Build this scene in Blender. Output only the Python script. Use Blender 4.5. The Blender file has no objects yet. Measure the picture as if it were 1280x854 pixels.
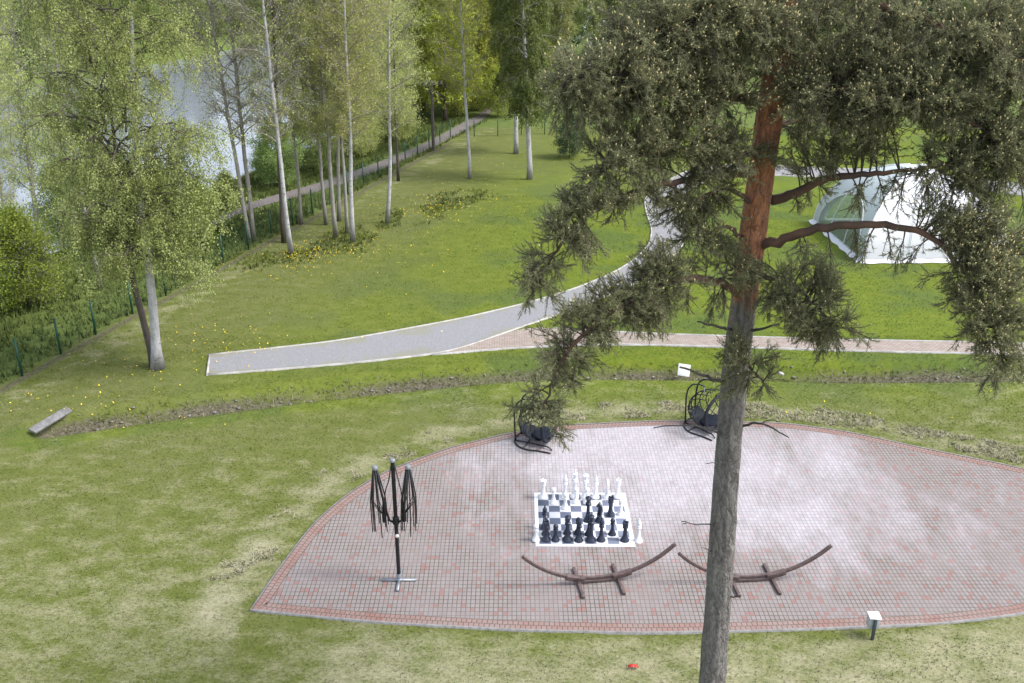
import bpy, bmesh, math, random
import numpy as np
from mathutils import Vector, Matrix, Quaternion

rng = np.random.default_rng(11)
random.seed(11)
SC = bpy.context.scene
COL = SC.collection
F_PX, H_CAM, PITCH = 1200.0, 15.85, math.radians(23.0)
CP, SP = math.cos(PITCH), math.sin(PITCH)

# ------------------------------------------------------------------ survey helpers
def ray(px, py):
    xc, yc = (px - 640) / F_PX, (py - 427) / F_PX
    return xc, CP - yc * SP, -SP - yc * CP
def G(px, py, z=0.0):                       # surveyed spot on level ground
    a, b, c = ray(px, py); t = (z - H_CAM) / c
    return Vector((a * t, b * t, z))
def R(px, py, Y):                           # surveyed spot at a distance
    a, b, c = ray(px, py); t = Y / b
    return Vector((a * t, Y, H_CAM + c * t))
def sstep(a, b, x):
    t = np.clip((x - a) / (b - a), 0, 1); return t * t * (3 - 2 * t)
def resample(pts, n):
    P = np.array([list(p) for p in pts], float)
    d = np.r_[0, np.cumsum(np.linalg.norm(np.diff(P, axis=0), axis=1))]
    t = np.linspace(0, d[-1], n)
    return np.stack([np.interp(t, d, P[:, k]) for k in range(P.shape[1])], 1)
def smooth_line(pts, n, it=3):
    P = resample(pts, n)
    for _ in range(it):
        Q = P.copy(); Q[1:-1] = (P[:-2] + 2 * P[1:-1] + P[2:]) / 4; P = Q
    return P
def seg_dist(X, Y, line):
    d = np.full(X.shape, 1e9)
    for a, b in zip(line[:-1], line[1:]):
        ab = b[:2] - a[:2]; L = ab @ ab + 1e-9
        t = np.clip(((X - a[0]) * ab[0] + (Y - a[1]) * ab[1]) / L, 0, 1)
        d = np.minimum(d, np.hypot(X - a[0] - t * ab[0], Y - a[1] - t * ab[1]))
    return d
def in_poly(X, Y, poly):
    c = np.zeros(X.shape, bool); n = len(poly)
    for i in range(n):
        x0, y0 = poly[i][:2]; x1, y1 = poly[(i + 1) % n][:2]
        if y0 == y1: continue
        m = ((y0 > Y) != (y1 > Y)) & (X < (x1 - x0) * (Y - y0) / (y1 - y0) + x0)
        c ^= m
    return c
def vnoise(X, Y, s, seed=0):                # smooth value noise in the plane
    X = X * s + 17.3 * seed; Y = Y * s - 9.1 * seed
    xi, yi = np.floor(X), np.floor(Y); fx, fy = X - xi, Y - yi
    fx, fy = fx * fx * (3 - 2 * fx), fy * fy * (3 - 2 * fy)
    h = lambda a, b: np.abs(np.sin(a * 127.1 + b * 311.7 + seed * 7.7) * 43758.5453) % 1
    return (h(xi, yi) * (1 - fx) + h(xi + 1, yi) * fx) * (1 - fy) + (h(xi, yi + 1) * (1 - fx) + h(xi + 1, yi + 1) * fx) * fy

# ------------------------------------------------------------------ mesh helpers
def np_mesh(name, V, F, attrs=None, smooth=False):
    me = bpy.data.meshes.new(name); V = np.asarray(V, np.float32); F = np.asarray(F, np.int32)
    k = F.shape[1]
    me.vertices.add(len(V)); me.vertices.foreach_set('co', V.ravel())
    me.loops.add(F.size); me.loops.foreach_set('vertex_index', F.ravel())
    me.polygons.add(len(F)); me.polygons.foreach_set('loop_start', np.arange(0, F.size, k, dtype=np.int32))
    if smooth: me.polygons.foreach_set('use_smooth', np.ones(len(F), bool))
    me.update(calc_edges=True)
    for an, (dom, val) in (attrs or {}).items():
        a = me.attributes.new(an, 'FLOAT', dom); a.data.foreach_set('value', np.asarray(val, np.float32).ravel())
    return me
def link(name, me, mat=None, parent=None):
    o = bpy.data.objects.new(name, me); COL.objects.link(o)
    if mat is not None and me is not None and len(me.materials) == 0: me.materials.append(mat)
    if parent is not None: o.parent = parent
    return o
def tag(o, label, cat, group=None):
    o['label'] = label; o['category'] = cat
    if group: o['group'] = group
    return o
def thing(name, label, cat, loc=(0, 0, 0), group=None):
    o = bpy.data.objects.new(name, None); COL.objects.link(o); o.empty_display_size = .2
    o.location = loc
    return tag(o, label, cat, group)
def struct(o, kind='structure'):
    o['kind'] = kind; return o
def dup(root, label=None):
    r = root.copy(); COL.objects.link(r)
    if label: r['label'] = label
    for ch in list(root.children):
        c = ch.copy(); COL.objects.link(c); c.parent = r
        for g in list(ch.children):
            d = g.copy(); COL.objects.link(d); d.parent = c
    return r

class MB:                                    # collects quads
    def __init__(s): s.V = []; s.F = []; s.n = 0
    def add(s, V, F):
        V = np.asarray(V, float).reshape(-1, 3); F = np.asarray(F, int)
        s.V.append(V); s.F.append(F + s.n); s.n += len(V); return s
    def tube(s, pts, rad, n=8, cap=True, noise=None):
        P = np.array([list(p) for p in pts], float); m = len(P)
        rad = np.broadcast_to(np.asarray(rad, float), (m,))
        if cap:
            P = np.vstack([P[:1], P, P[-1:]]); rad = np.r_[1e-5, rad, 1e-5]; m += 2
        T = np.gradient(P, axis=0)
        if cap: T[0] = T[1] = P[2] - P[1]; T[-1] = T[-2] = P[-2] - P[-3]
        T /= np.linalg.norm(T, axis=1, keepdims=True) + 1e-12
        u = np.array([1., 0, 0]) if abs(T[0][0]) < .8 else np.array([0, 1., 0])
        rings = []
        ang = np.arange(n) * 2 * math.pi / n
        for i in range(m):
            u = u - T[i] * (u @ T[i]); u /= np.linalg.norm(u) + 1e-12
            w = np.cross(T[i], u)
            r = rad[i] if noise is None else rad[i] * noise(i, ang)
            rings.append(P[i] + np.outer(np.cos(ang) * r, u) + np.outer(np.sin(ang) * r, w))
        V = np.vstack(rings)
        i, j = np.meshgrid(np.arange(m - 1), np.arange(n), indexing='ij'); i = i.ravel(); j = j.ravel(); k = (j + 1) % n
        return s.add(V, np.stack([i * n + j, i * n + k, (i + 1) * n + k, (i + 1) * n + j], 1))
    def sticks(s, A, B, ra, rb):             # many thin three-sided rods at once
        A = np.asarray(A, float); B = np.asarray(B, float); N = len(A)
        if N == 0: return s
        T = B - A; T /= np.linalg.norm(T, axis=1, keepdims=True) + 1e-9
        u = np.cross(T, [0.31, .22, .92]); u /= np.linalg.norm(u, axis=1, keepdims=True) + 1e-9
        w = np.cross(T, u); ra = np.broadcast_to(ra, (N,))[:, None]; rb = np.broadcast_to(rb, (N,))[:, None]
        V = []
        for P, r in ((A, ra), (B, rb)):
            for a in (0, 2.0944, 4.1888): V.append(P + (u * math.cos(a) + w * math.sin(a)) * r)
        V = np.stack(V, 1).reshape(-1, 3); b = np.arange(N)[:, None] * 6
        F = np.concatenate([b + np.array([[0, 1, 4, 3]]), b + np.array([[1, 2, 5, 4]]), b + np.array([[2, 0, 3, 5]])])
        return s.add(V, F)
    def box(s, c, size, M=None):
        c = np.array(list(c), float); h = np.array(size, float) / 2
        V = np.array([[x, y, z] for x in (-1, 1) for y in (-1, 1) for z in (-1, 1)]) * h
        if M is not None: V = V @ np.array(M.to_3x3()).T
        return s.add(V + c, [[0, 1, 3, 2], [4, 6, 7, 5], [0, 4, 5, 1], [2, 3, 7, 6], [0, 2, 6, 4], [1, 5, 7, 3]])
    def bar(s, a, b, w, h, up=(0, 0, 1)):    # rectangular bar between two points
        a, b = Vector(a), Vector(b); t = (b - a).normalized(); sd = t.cross(Vector(up)).normalized(); u = sd.cross(t)
        V = [p + sd * (x * w / 2) + u * (z * h / 2) for p in (a, b) for x in (-1, 1) for z in (-1, 1)]
        return s.add([list(v) for v in V], [[0, 1, 3, 2], [4, 6, 7, 5], [0, 4, 5, 1], [2, 3, 7, 6], [0, 2, 6, 4], [1, 5, 7, 3]])
    def lathe(s, prof, n=18):
        m = len(prof); ang = np.arange(n) * 2 * math.pi / n
        V = np.vstack([np.stack([np.cos(ang) * max(r, 1e-5), np.sin(ang) * max(r, 1e-5), np.full(n, z)], 1) for r, z in prof])
        i, j = np.meshgrid(np.arange(m - 1), np.arange(n), indexing='ij'); i = i.ravel(); j = j.ravel(); k = (j + 1) % n
        return s.add(V, np.stack([i * n + j, i * n + k, (i + 1) * n + k, (i + 1) * n + j], 1))
    def slab(s, A, B, z0, z1):               # band between two polylines with a top, two sides and two ends
        A = np.asarray(A, float); B = np.asarray(B, float); n = len(A)
        V = np.vstack([np.c_[A[:, :2], np.full(n, z1)], np.c_[B[:, :2], np.full(n, z1)], np.c_[A[:, :2], np.full(n, z0)], np.c_[B[:, :2], np.full(n, z0)]])
        i = np.arange(n - 1)
        F = np.concatenate([np.stack([i, i + 1, n + i + 1, n + i], 1), np.stack([2 * n + i, 2 * n + i + 1, i + 1, i], 1),
                            np.stack([n + i, n + i + 1, 3 * n + i + 1, 3 * n + i], 1), [[0, n, 3 * n, 2 * n], [n - 1, 2 * n - 1, 4 * n - 1, 3 * n - 1]]])
        return s.add(V, F)
    def mesh(s, name, smooth=False, attrs=None, recalc=True):
        me = np_mesh(name, np.vstack(s.V), np.vstack(s.F), attrs, smooth)
        if recalc and len(me.vertices) < 30000:
            bm = bmesh.new(); bm.from_mesh(me); bmesh.ops.recalc_face_normals(bm, faces=bm.faces); bm.to_mesh(me); bm.free()
        return me
    def build(s, name, mat, parent=None, smooth=False, sharp=None):
        me = s.mesh(name, smooth)
        if smooth and sharp: me.set_sharp_from_angle(angle=math.radians(sharp))
        return link(name, me, mat, parent)
def bevel(o, w=.006, seg=2):
    m = o.modifiers.new('edge', 'BEVEL'); m.width = w; m.segments = seg; m.limit_method = 'ANGLE'; return o

# ------------------------------------------------------------------ materials
class NT:
    def __init__(s, name):
        s.m = bpy.data.materials.new(name); s.m.use_nodes = True; s.t = s.m.node_tree; s.t.nodes.clear()
        s.out = s.t.nodes.new('ShaderNodeOutputMaterial')
    def n(s, typ, **kw):
        nd = s.t.nodes.new('ShaderNode' + typ); ins = kw.pop('ins', {})
        for k, v in kw.items(): setattr(nd, k, v)
        for k, v in ins.items():
            if isinstance(v, bpy.types.NodeSocket): s.t.links.new(v, nd.inputs[k])
            else: nd.inputs[k].default_value = v
        return nd
    def pos(s): return s.n('NewGeometry').outputs['Position']
    def obj(s): return s.n('TexCoord').outputs['Object']
    def mapv(s, v, scale=(1, 1, 1), rot=(0, 0, 0)): return s.n('Mapping', ins={'Vector': v, 'Scale': scale, 'Rotation': rot}).outputs[0]
    def noise(s, v, scale, detail=4., rough=.55): return s.n('TexNoise', ins={'Vector': v, 'Scale': scale, 'Detail': detail, 'Roughness': rough}).outputs['Fac']
    def ramp(s, f, a, b, va=0., vb=1.):
        return s.n('MapRange', ins={'Value': f, 'From Min': a, 'From Max': b, 'To Min': va, 'To Max': vb}).outputs[0]
    def math(s, op, a, b=0.): return s.n('Math', operation=op, ins={0: a, 1: b}).outputs[0]
    def mix(s, f, a, b, blend='MIX'):
        nd = s.n('Mix', data_type='RGBA', blend_type=blend)
        for k, v in ((0, f), (6, a), (7, b)):
            if isinstance(v, bpy.types.NodeSocket): s.t.links.new(v, nd.inputs[k])
            else: nd.inputs[k].default_value = v if k == 0 else (*v, 1)
        return nd.outputs[2]
    def attr(s, name): return s.n('Attribute', attribute_name=name).outputs['Fac']
    def bump(s, h, strength=.3, dist=.02): return s.n('Bump', ins={'Height': h, 'Strength': strength, 'Distance': dist}).outputs[0]
    def bsdf(s, col, rough=.8, **kw):
        nd = s.n('BsdfPrincipled'); K = kw.pop('K', .77)
        col = s.mix(1., col, (K, K, K), 'MULTIPLY') if isinstance(col, bpy.types.NodeSocket) else tuple(x * K for x in col)
        for k, v in {'Base Color': col, 'Roughness': rough, **kw}.items():
            k = k.replace('_', ' ')
            if isinstance(v, bpy.types.NodeSocket): s.t.links.new(v, nd.inputs[k])
            elif isinstance(v, tuple) and len(v) == 3: nd.inputs[k].default_value = (*v, 1)
            else: nd.inputs[k].default_value = v
        s.t.links.new(nd.outputs[0], s.out.inputs[0]); return nd

def simple(name, c1, c2, scale=6., rough=.6, metal=0., bump=0., detail=5., K=.77, spec=.5):
    t = NT(name); f = t.noise(t.obj(), scale, detail)
    kw = {'Metallic': metal, 'K': K}
    if bump: kw['Normal'] = t.bump(f, bump, .01)
    t.bsdf(t.mix(t.ramp(f, .3, .7), c1, c2), rough, **kw).inputs['Specular IOR Level'].default_value = spec; return t.m
def leaf_mat(name, dark, light, trans=.3, rough=.6, hue=.0):
    t = NT(name); tone = t.attr('tone')
    c = t.mix(tone, dark, light)
    oi = t.n('ObjectInfo').outputs['Random']
    c = t.n('HueSaturation', ins={'Color': c, 'Hue': t.ramp(oi, 0, 1, .5 - hue, .5 + hue), 'Value': t.ramp(oi, 0, 1, .85, 1.15)}).outputs[0]
    p = t.n('BsdfPrincipled', ins={'Base Color': c, 'Roughness': rough}); p.inputs['Specular IOR Level'].default_value = .25
    tr = t.n('BsdfTranslucent', ins={'Color': c})
    mx = t.n('MixShader', ins={0: trans, 1: p.outputs[0], 2: tr.outputs[0]})
    t.t.links.new(mx.outputs[0], t.out.inputs[0]); return t.m

def ground_mat(name, tuft=False):
    t = NT(name); p = t.pos()
    v = t.mapv(p, (1, 1.6, 1), (0, 0, .2))
    n1 = t.noise(p, .22, 4); n2 = t.noise(v, 1.1, 6, .62); n3 = t.noise(v, 9., 6, .7); n4 = t.noise(p, 34., 4, .7)
    dry, mud, mead, lush = (t.attr(k) for k in ('dry', 'mud', 'meadow', 'lush'))
    c = t.mix(t.ramp(n1, .35, .65), (.132, .155, .040), (.172, .190, .050))
    c = t.mix(t.ramp(n2, .35, .72), c, (.215, .218, .095))
    cl = t.mix(t.ramp(n2, .3, .7), (.132, .186, .022), (.196, .240, .028))
    cl = t.mix(t.math('MULTIPLY', t.ramp(n1, .48, .60), .75), cl, (.105, .155, .040))
    c = t.mix(lush, c, cl)
    d = t.math('ADD', dry, t.math('ADD', t.math('MULTIPLY', t.math('SUBTRACT', n2, .5), 1.3), t.math('MULTIPLY', t.math('SUBTRACT', n3, .5), .8)))
    c = t.mix(t.ramp(d, .2, 1.05), c, (.47, .435, .30))
    c = t.mix(mead, c, t.mix(t.ramp(n2, .3, .7), (.115, .165, .042), (.20, .25, .07)))
    md = t.math('ADD', mud, t.math('MULTIPLY', t.math('SUBTRACT', n3, .5), 1.3))
    mc = t.mix(t.ramp(n3, .35, .65), (.06, .054, .036), (.23, .205, .15))
    c = t.mix(t.ramp(md, .3, .7), c, mc)
    f = t.math('ADD', t.math('MULTIPLY', n3, .6), t.math('MULTIPLY', n4, .4))
    c = t.mix(1., c, t.mix(t.ramp(f, .32, .68), (.76, .78, .74), (1.20, 1.20, 1.18)), 'MULTIPLY')
    kw = {}
    if tuft:
        gn = t.n('NewGeometry').outputs['Normal']; kw['Normal'] = t.n('VectorMath', operation='NORMALIZE', ins={0: t.n('VectorMath', operation='ADD', ins={0: t.n('VectorMath', operation='SCALE', ins={0: gn, 3: .35}).outputs[0], 1: (0, 0, 1)}).outputs[0]}).outputs[0]
    if not tuft: kw['Normal'] = t.bump(f, .55, .05)
    b = t.bsdf(c, .9, K=.69, **kw); b.inputs['Specular IOR Level'].default_value = .12
    return t.m

MT = {}
MT['ground'] = ground_mat('lawn_ground'); MT['tuft'] = ground_mat('lawn_blades', True)
MT['black_metal'] = simple('black_metal', (.012, .014, .018), (.03, .033, .038), 9, .45, .3)
MT['wicker'] = simple('black_wicker', (.014, .017, .022), (.035, .04, .05), 30, .8, spec=.15)
MT['cushion'] = simple('dark_cushion', (.012, .014, .022), (.024, .028, .042), 8, .95, 0, .2, spec=.1)
MT['grey_metal'] = simple('galvanised_metal', (.28, .31, .36), (.42, .45, .5), 12, .45, .5)
MT['white_plastic'] = simple('white_plastic', (.80, .80, .82), (.72, .72, .75), 5, .4, K=.95)
MT['black_plastic'] = simple('black_plastic', (.014, .022, .045), (.03, .042, .075), 6, .35)
MT['brown_wood'] = simple('brown_stained_wood', (.085, .055, .052), (.17, .115, .11), 7, .55, 0, .15)
MT['concrete'] = simple('weathered_concrete', (.20, .20, .19), (.36, .35, .34), 9, .9, 0, .4)
MT['white_stone'] = simple('pale_edging', (.34, .325, .30), (.60, .58, .56), 2.2, .85, 0, .2)
MT['white_board'] = simple('white_board', (.72, .72, .74), (.82, .82, .83), 4, .6, K=.7)
MT['green_metal'] = simple('green_fence_metal', (.006, .062, .038), (.012, .09, .055), 12, .5)
MT['red'] = simple('red_plastic', (.75, .035, .02), (.6, .03, .02), 12, .6)
MT['dark_box'] = simple('dark_slate', (.04, .055, .07), (.07, .085, .10), 12, .6)
MT['twig'] = simple('grey_twig', (.27, .24, .21), (.43, .395, .36), 3, .9)
MT['pine_twig'] = simple('pine_twig', (.06, .045, .035), (.12, .09, .068), 5, .9)
MT['dead_wood'] = simple('dead_grey_wood', (.045, .042, .042), (.12, .112, .11), 10, .9)
MT['pole_wood'] = simple('pole_wood', (.085, .072, .064), (.15, .13, .12), 6, .9)
MT['rock'] = simple('rock', (.16, .15, .14), (.36, .33, .30), 8, .95, 0, .5)
MT['dandelion'] = simple('dandelion_yellow', (.85, .58, .015), (.9, .66, .03), 3, .8, K=.9)

def bark(name, light, dark, scale=7., thr=.52, stretch=(1, 1, .35)):
    t = NT(name); v = t.mapv(t.obj(), stretch)
    n = t.noise(v, scale, 6, .65); n2 = t.noise(t.mapv(t.obj(), (1.1, 1.1, 3.4)), 3.4, 5, .75)
    z = t.n('SeparateXYZ', ins={0: t.obj()}).outputs[2]
    base = t.mix(t.ramp(n, .35, .65), light, tuple(x * .62 for x in light))
    base = t.mix(t.ramp(n2, thr + .04, thr + .14, 0, .85), base, dark)
    base = t.mix(t.ramp(z, .9, .0, 0, .55), base, dark)
    t.bsdf(base, .85, Normal=t.bump(n, .4, .03)); return t.m
MT['birch_bark'] = bark('birch_bark', (.62, .61, .63), (.085, .075, .07))
MT['aspen_bark'] = bark('aspen_bark', (.44, .41, .38), (.085, .072, .062), 6, .55)
MT['dark_bark'] = bark('dark_bark', (.13, .105, .09), (.05, .04, .034), 6, .5)

def pine_bark():
    t = NT('pine_bark'); o = t.obj()
    z = t.n('SeparateXYZ', ins={0: o}).outputs[2]
    v = t.mapv(t.n('VectorMath', operation='ADD', ins={0: o, 1: t.n('VectorMath', operation='SCALE', ins={0: t.n('TexNoise', ins={'Vector': o, 'Scale': 5., 'Detail': 4.}).outputs['Color'], 3: .22}).outputs[0]}).outputs[0], (1, 1, .2))
    vo = t.n('TexVoronoi', feature='DISTANCE_TO_EDGE', ins={'Vector': v, 'Scale': 9., 'Randomness': 1.}).outputs['Distance']
    n = t.noise(v, 14., 6, .7); n2 = t.noise(o, 1.3, 5, .65); n3 = t.noise(t.mapv(o, (1, 1, .5)), 6., 5, .7)
    low = t.mix(t.ramp(n, .3, .7), (.095, .086, .084), (.30, .28, .275))
    low = t.mix(t.ramp(t.noise(o, .8, 4), .52, .66, 0, .3), low, (.26, .27, .24))
    hi = t.mix(t.ramp(n3, .35, .65), (.27, .10, .042), (.60, .27, .135))
    hi = t.mix(t.ramp(n, .52, .64, 0, .7), hi, (.21, .145, .12))
    f = t.math('ADD', t.ramp(z, 8.9, 11.8), t.math('MULTIPLY', t.math('SUBTRACT', n2, .5), 1.8))
    c = t.mix(t.ramp(f, .3, .7), low, hi)
    c = t.mix(t.ramp(vo, .0, .07, .5, 0.), c, (.05, .038, .031))
    h = t.math('ADD', t.math('MULTIPLY', t.ramp(vo, 0, .25), .7), n)
    t.bsdf(c, .9, Normal=t.bump(h, .9, .04)); return t.m
MT['pine_bark'] = pine_bark()
MT['birch_leaf'] = leaf_mat('birch_leaf', (.175, .205, .055), (.46, .495, .185), .42, .5, .012)
MT['dark_birch_leaf'] = leaf_mat('dark_birch_leaf', (.085, .115, .026), (.22, .26, .07), .42, .5, .012)
MT['aspen_leaf'] = leaf_mat('aspen_leaf', (.28, .31, .085), (.56, .59, .22), .45, .5, .015)
MT['yellow_leaf'] = leaf_mat('yellow_green_leaf', (.22, .255, .03), (.45, .475, .09), .42, .5, .012)
MT['green_leaf'] = leaf_mat('green_leaf', (.13, .19, .045), (.33, .41, .12), .42, .5, .02)
MT['bush_leaf'] = leaf_mat('bush_leaf', (.14, .20, .028), (.35, .44, .075), .42, .5, .01)
MT['dark_leaf'] = leaf_mat('dark_leaf', (.03, .065, .026), (.08, .14, .05), .25, .5, .01)
MT['needle'] = leaf_mat('pine_needle', (.115, .125, .062), (.38, .39, .215), .42, .5, .0)
MT['bud'] = leaf_mat('pine_bud', (.56, .46, .20), (.85, .75, .42), .15, .7, .0)
MT['conifer'] = leaf_mat('conifer_needle', (.03, .075, .04), (.08, .15, .07), .1, .6, .01)

# ------------------------------------------------------------------ survey of the grounds
F0, F1 = G(28, 470), G(540, 190)
fdir = Vector((F1.x - F0.x, F1.y - F0.y)).normalized()
def e_left(X, Y): return (X - F0.x) * (-fdir.y) + (Y - F0.y) * fdir.x      # metres beyond the fence line
ditch_up = [(60, 524), (150, 508), (230, 497), (320, 487), (420, 475), (540, 465), (640, 457), (740, 455), (840, 457), (960, 458), (1080, 460), (1280, 459), (1500, 452)]
ditch_lo = [(70, 543), (200, 528), (300, 514), (400, 500), (500, 489), (580, 479), (680, 471), (800, 470), (960, 472), (1060, 474), (1280, 471), (1500, 464)]
DU = resample([G(*p) for p in ditch_up], 40); DL = resample([G(*p) for p in ditch_lo], 40)
ditch_mid = (DU + DL) / 2; ditch_hw = np.linalg.norm(DU - DL, axis=1).mean() / 2
pat_top = [(312, 764), (345, 715), (388, 658), (430, 620), (480, 590), (560, 560), (640, 541), (700, 532), (830, 526), (980, 529), (1060, 540), (1150, 560), (1280, 586), (1400, 622), (1500, 672)]
pat_bot = [(312, 764), (400, 773), (480, 780), (640, 789), (800, 793), (960, 790), (1090, 785), (1180, 781), (1280, 769), (1400, 735), (1500, 672)]
PT = smooth_line([G(*p) for p in pat_top], 90); PB = smooth_line([G(*p) for p in pat_bot], 90)
patio_loop = np.vstack([PT, PB[-2:0:-1]])
gr_up = [(262, 444), (330, 437), (420, 427), (500, 413), (580, 398), (660, 379), (720, 361), (770, 340), (800, 320), (813, 302), (815, 286), (808, 268), (805, 250), (813, 238), (828, 229), (848, 219), (866, 211), (900, 206), (960, 207), (1030, 210), (1150, 214), (1290, 232), (1450, 252)]
gr_lo = [(259, 469), (400, 458), (480, 450), (560, 441), (610, 424), (660, 406), (700, 393), (740, 378), (800, 352), (846, 318), (857, 300), (858, 286), (852, 270), (845, 258), (846, 249), (860, 238), (880, 227), (900, 219), (960, 219), (1030, 222), (1150, 228), (1290, 246), (1450, 268)]
GU = smooth_line([G(*p) for p in gr_up], 110, 2); GL = smooth_line([G(*p) for p in gr_lo], 110, 2)
br_up = [(556, 441), (610, 424), (660, 409), (690, 411), (760, 415), (830, 418), (950, 422), (1100, 426), (1210, 428), (1330, 432), (1500, 440)]
br_lo = [(540, 444), (620, 437), (690, 433), (760, 431), (830, 432), (900, 434), (1000, 437), (1100, 440), (1200, 442), (1330, 447), (1500, 456)]
BU = smooth_line([G(*p) for p in br_up], 60, 1); BL = smooth_line([G(*p) for p in br_lo], 60, 1)
path_poly = np.vstack([GU, GL[::-1]]); brick_poly = np.vstack([BU, BL[::-1]])

def height(X, Y):
    X = np.asarray(X, float); Y = np.asarray(Y, float)
    e = e_left(X, Y)
    z = -6.6 * sstep(8.5, 21, e) + 20 * sstep(84, 190, e) + 3.2 * sstep(79, 84, e)
    dd = seg_dist(X, Y, ditch_mid)
    z = z - .55 * (1 - sstep(ditch_hw * .2, ditch_hw * 1.6, dd)) + .05 * np.exp(-((dd - ditch_hw * 1.7) / .35) ** 2)
    return z
def GG(px, py):
    p = G(px, py)
    for _ in range(12): p = G(px, py, float(height(p.x, p.y)))
    return p
def masks(X, Y):
    e = e_left(X, Y); n1 = vnoise(X, Y, .16, 1); n2 = vnoise(X, Y, .5, 2); n3 = vnoise(X, Y, 1.3, 3)
    dd = seg_dist(X, Y, ditch_mid)
    beyond = Y > np.interp(X, ditch_mid[:, 0], ditch_mid[:, 1])
    pd = seg_dist(X, Y, np.vstack([patio_loop, patio_loop[:1]]))
    front = Y < np.interp(X, PB[:, 0], PB[:, 1], left=-50)
    dry = np.where(beyond, .0, .06 + .16 * n1 + .10 * n2)
    lawn_l = (~beyond) & (X < -3)
    dry = np.where(lawn_l, .05 + .36 * (1 - sstep(19, 31, Y)) * (.2 + .9 * n1) + .10 * n2, dry)
    dry = np.where(front, .14 + (.22 + .42 * n1 + .2 * n2) * sstep(PB[0, 0] - .3, PB[0, 0] + 3.5, X), dry)
    dry = np.where((~beyond) & (~front), dry + .40 * np.exp(-((pd - .95) / .5) ** 2) * (.3 + n3), dry)
    dry = np.where(front & (pd < .8), dry - .35 * (1 - pd / .8), dry)
    dry = np.where(beyond & (e < 0), .30 * np.exp(-((e + 1.2) / .9) ** 2) * (.5 + n2), dry)
    lush = np.where(beyond, .72 + .28 * sstep(-6, 4, X) - .55 * sstep(-9, -1, -np.abs(e + 3) - 1) , .22 + .63 * sstep(29.5, 34.0, Y) * sstep(-16, -4, X))
    lush = np.where((~beyond) & (dd < 1.6), np.maximum(lush, .75), lush)
    lush = np.where(beyond & (X < 14), lush * (1 - .4 * sstep(52, 74, Y)), lush)
    mud = np.clip(1.05 * (1 - sstep(ditch_hw * .6, ditch_hw * 1.45, dd)), 0, 1) * (.38 + .5 * n2)
    mud = np.maximum(mud, .75 * np.exp(-((e + .15) / .28) ** 2) * (Y < 80) * (Y > 30))
    mud = np.maximum(mud, sstep(15, 20, e) * (e < 80) * .8)
    mead = sstep(.1, .5, e) * (Y < 400)
    mead = np.where((Y > 86), 1.0, mead)
    mead = np.maximum(mead, .0)
    return np.clip(dry, 0, 1), np.clip(mud, 0, 1), np.clip(mead, 0, 1), np.clip(lush, 0, 1)

# ------------------------------------------------------------------ terrain, one sheet
def axis(segs):
    out = [segs[0][0]]
    for a, b, s in segs:
        n = max(1, int(round((b - a) / s))); out += list(a + (b - a) * (np.arange(1, n + 1) / n))
    return np.array(out)
ax = axis([(-700, -300, 50), (-300, -100, 10), (-100, -30, 1.4), (-30, 26, .3), (26, 60, 1.2), (60, 150, 8), (150, 700, 60)])
ay = axis([(-60, 6, 6), (6, 17, .8), (17, 46, .28), (46, 100, .8), (100, 240, 5), (240, 900, 60)])
XX, YY = np.meshgrid(ax, ay); ZZ = height(XX, YY)
ZZ = ZZ - .025 * vnoise(XX, YY, .8, 5) * (np.abs(XX) < 60)
inside = in_poly(XX, YY, patio_loop) | in_poly(XX, YY, path_poly) | in_poly(XX, YY, brick_poly)
ZZ = np.where(inside, np.minimum(ZZ, -.03), ZZ)
nx, ny = len(ax), len(ay)
i, j = np.meshgrid(np.arange(ny - 1), np.arange(nx - 1), indexing='ij'); i = i.ravel(); j = j.ravel()
Fq = np.stack([i * nx + j, i * nx + j + 1, (i + 1) * nx + j + 1, (i + 1) * nx + j], 1)
dry, mud, mead, lush = masks(XX, YY)
me = np_mesh('ground', np.stack([XX, YY, ZZ], -1).reshape(-1, 3), Fq,
             {'dry': ('POINT', dry), 'mud': ('POINT', mud), 'meadow': ('POINT', mead), 'lush': ('POINT', lush)}, True)
struct(link('ground', me, MT['ground']))

# river
def river_mat():
    t = NT('river_water'); p = t.mapv(t.pos(), (1, .35, 1), (0, 0, -.3))
    n = t.noise(p, 1.2, 5, .6)
    b = t.bsdf((.27, .29, .35), .12, Normal=t.bump(n, .25, .06)); b.inputs['Specular IOR Level'].default_value = .8
    return t.m
def along(e, s): return F0.x + fdir.x * s - fdir.y * e, F0.y + fdir.y * s + fdir.x * e
q = [along(16, -150), along(16, 800), along(88, 800), along(88, -150)]
struct(link('river_water', np_mesh('river_water', [(x, y, -5.0) for x, y in q], [[3, 2, 1, 0]]), river_mat()))

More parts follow.
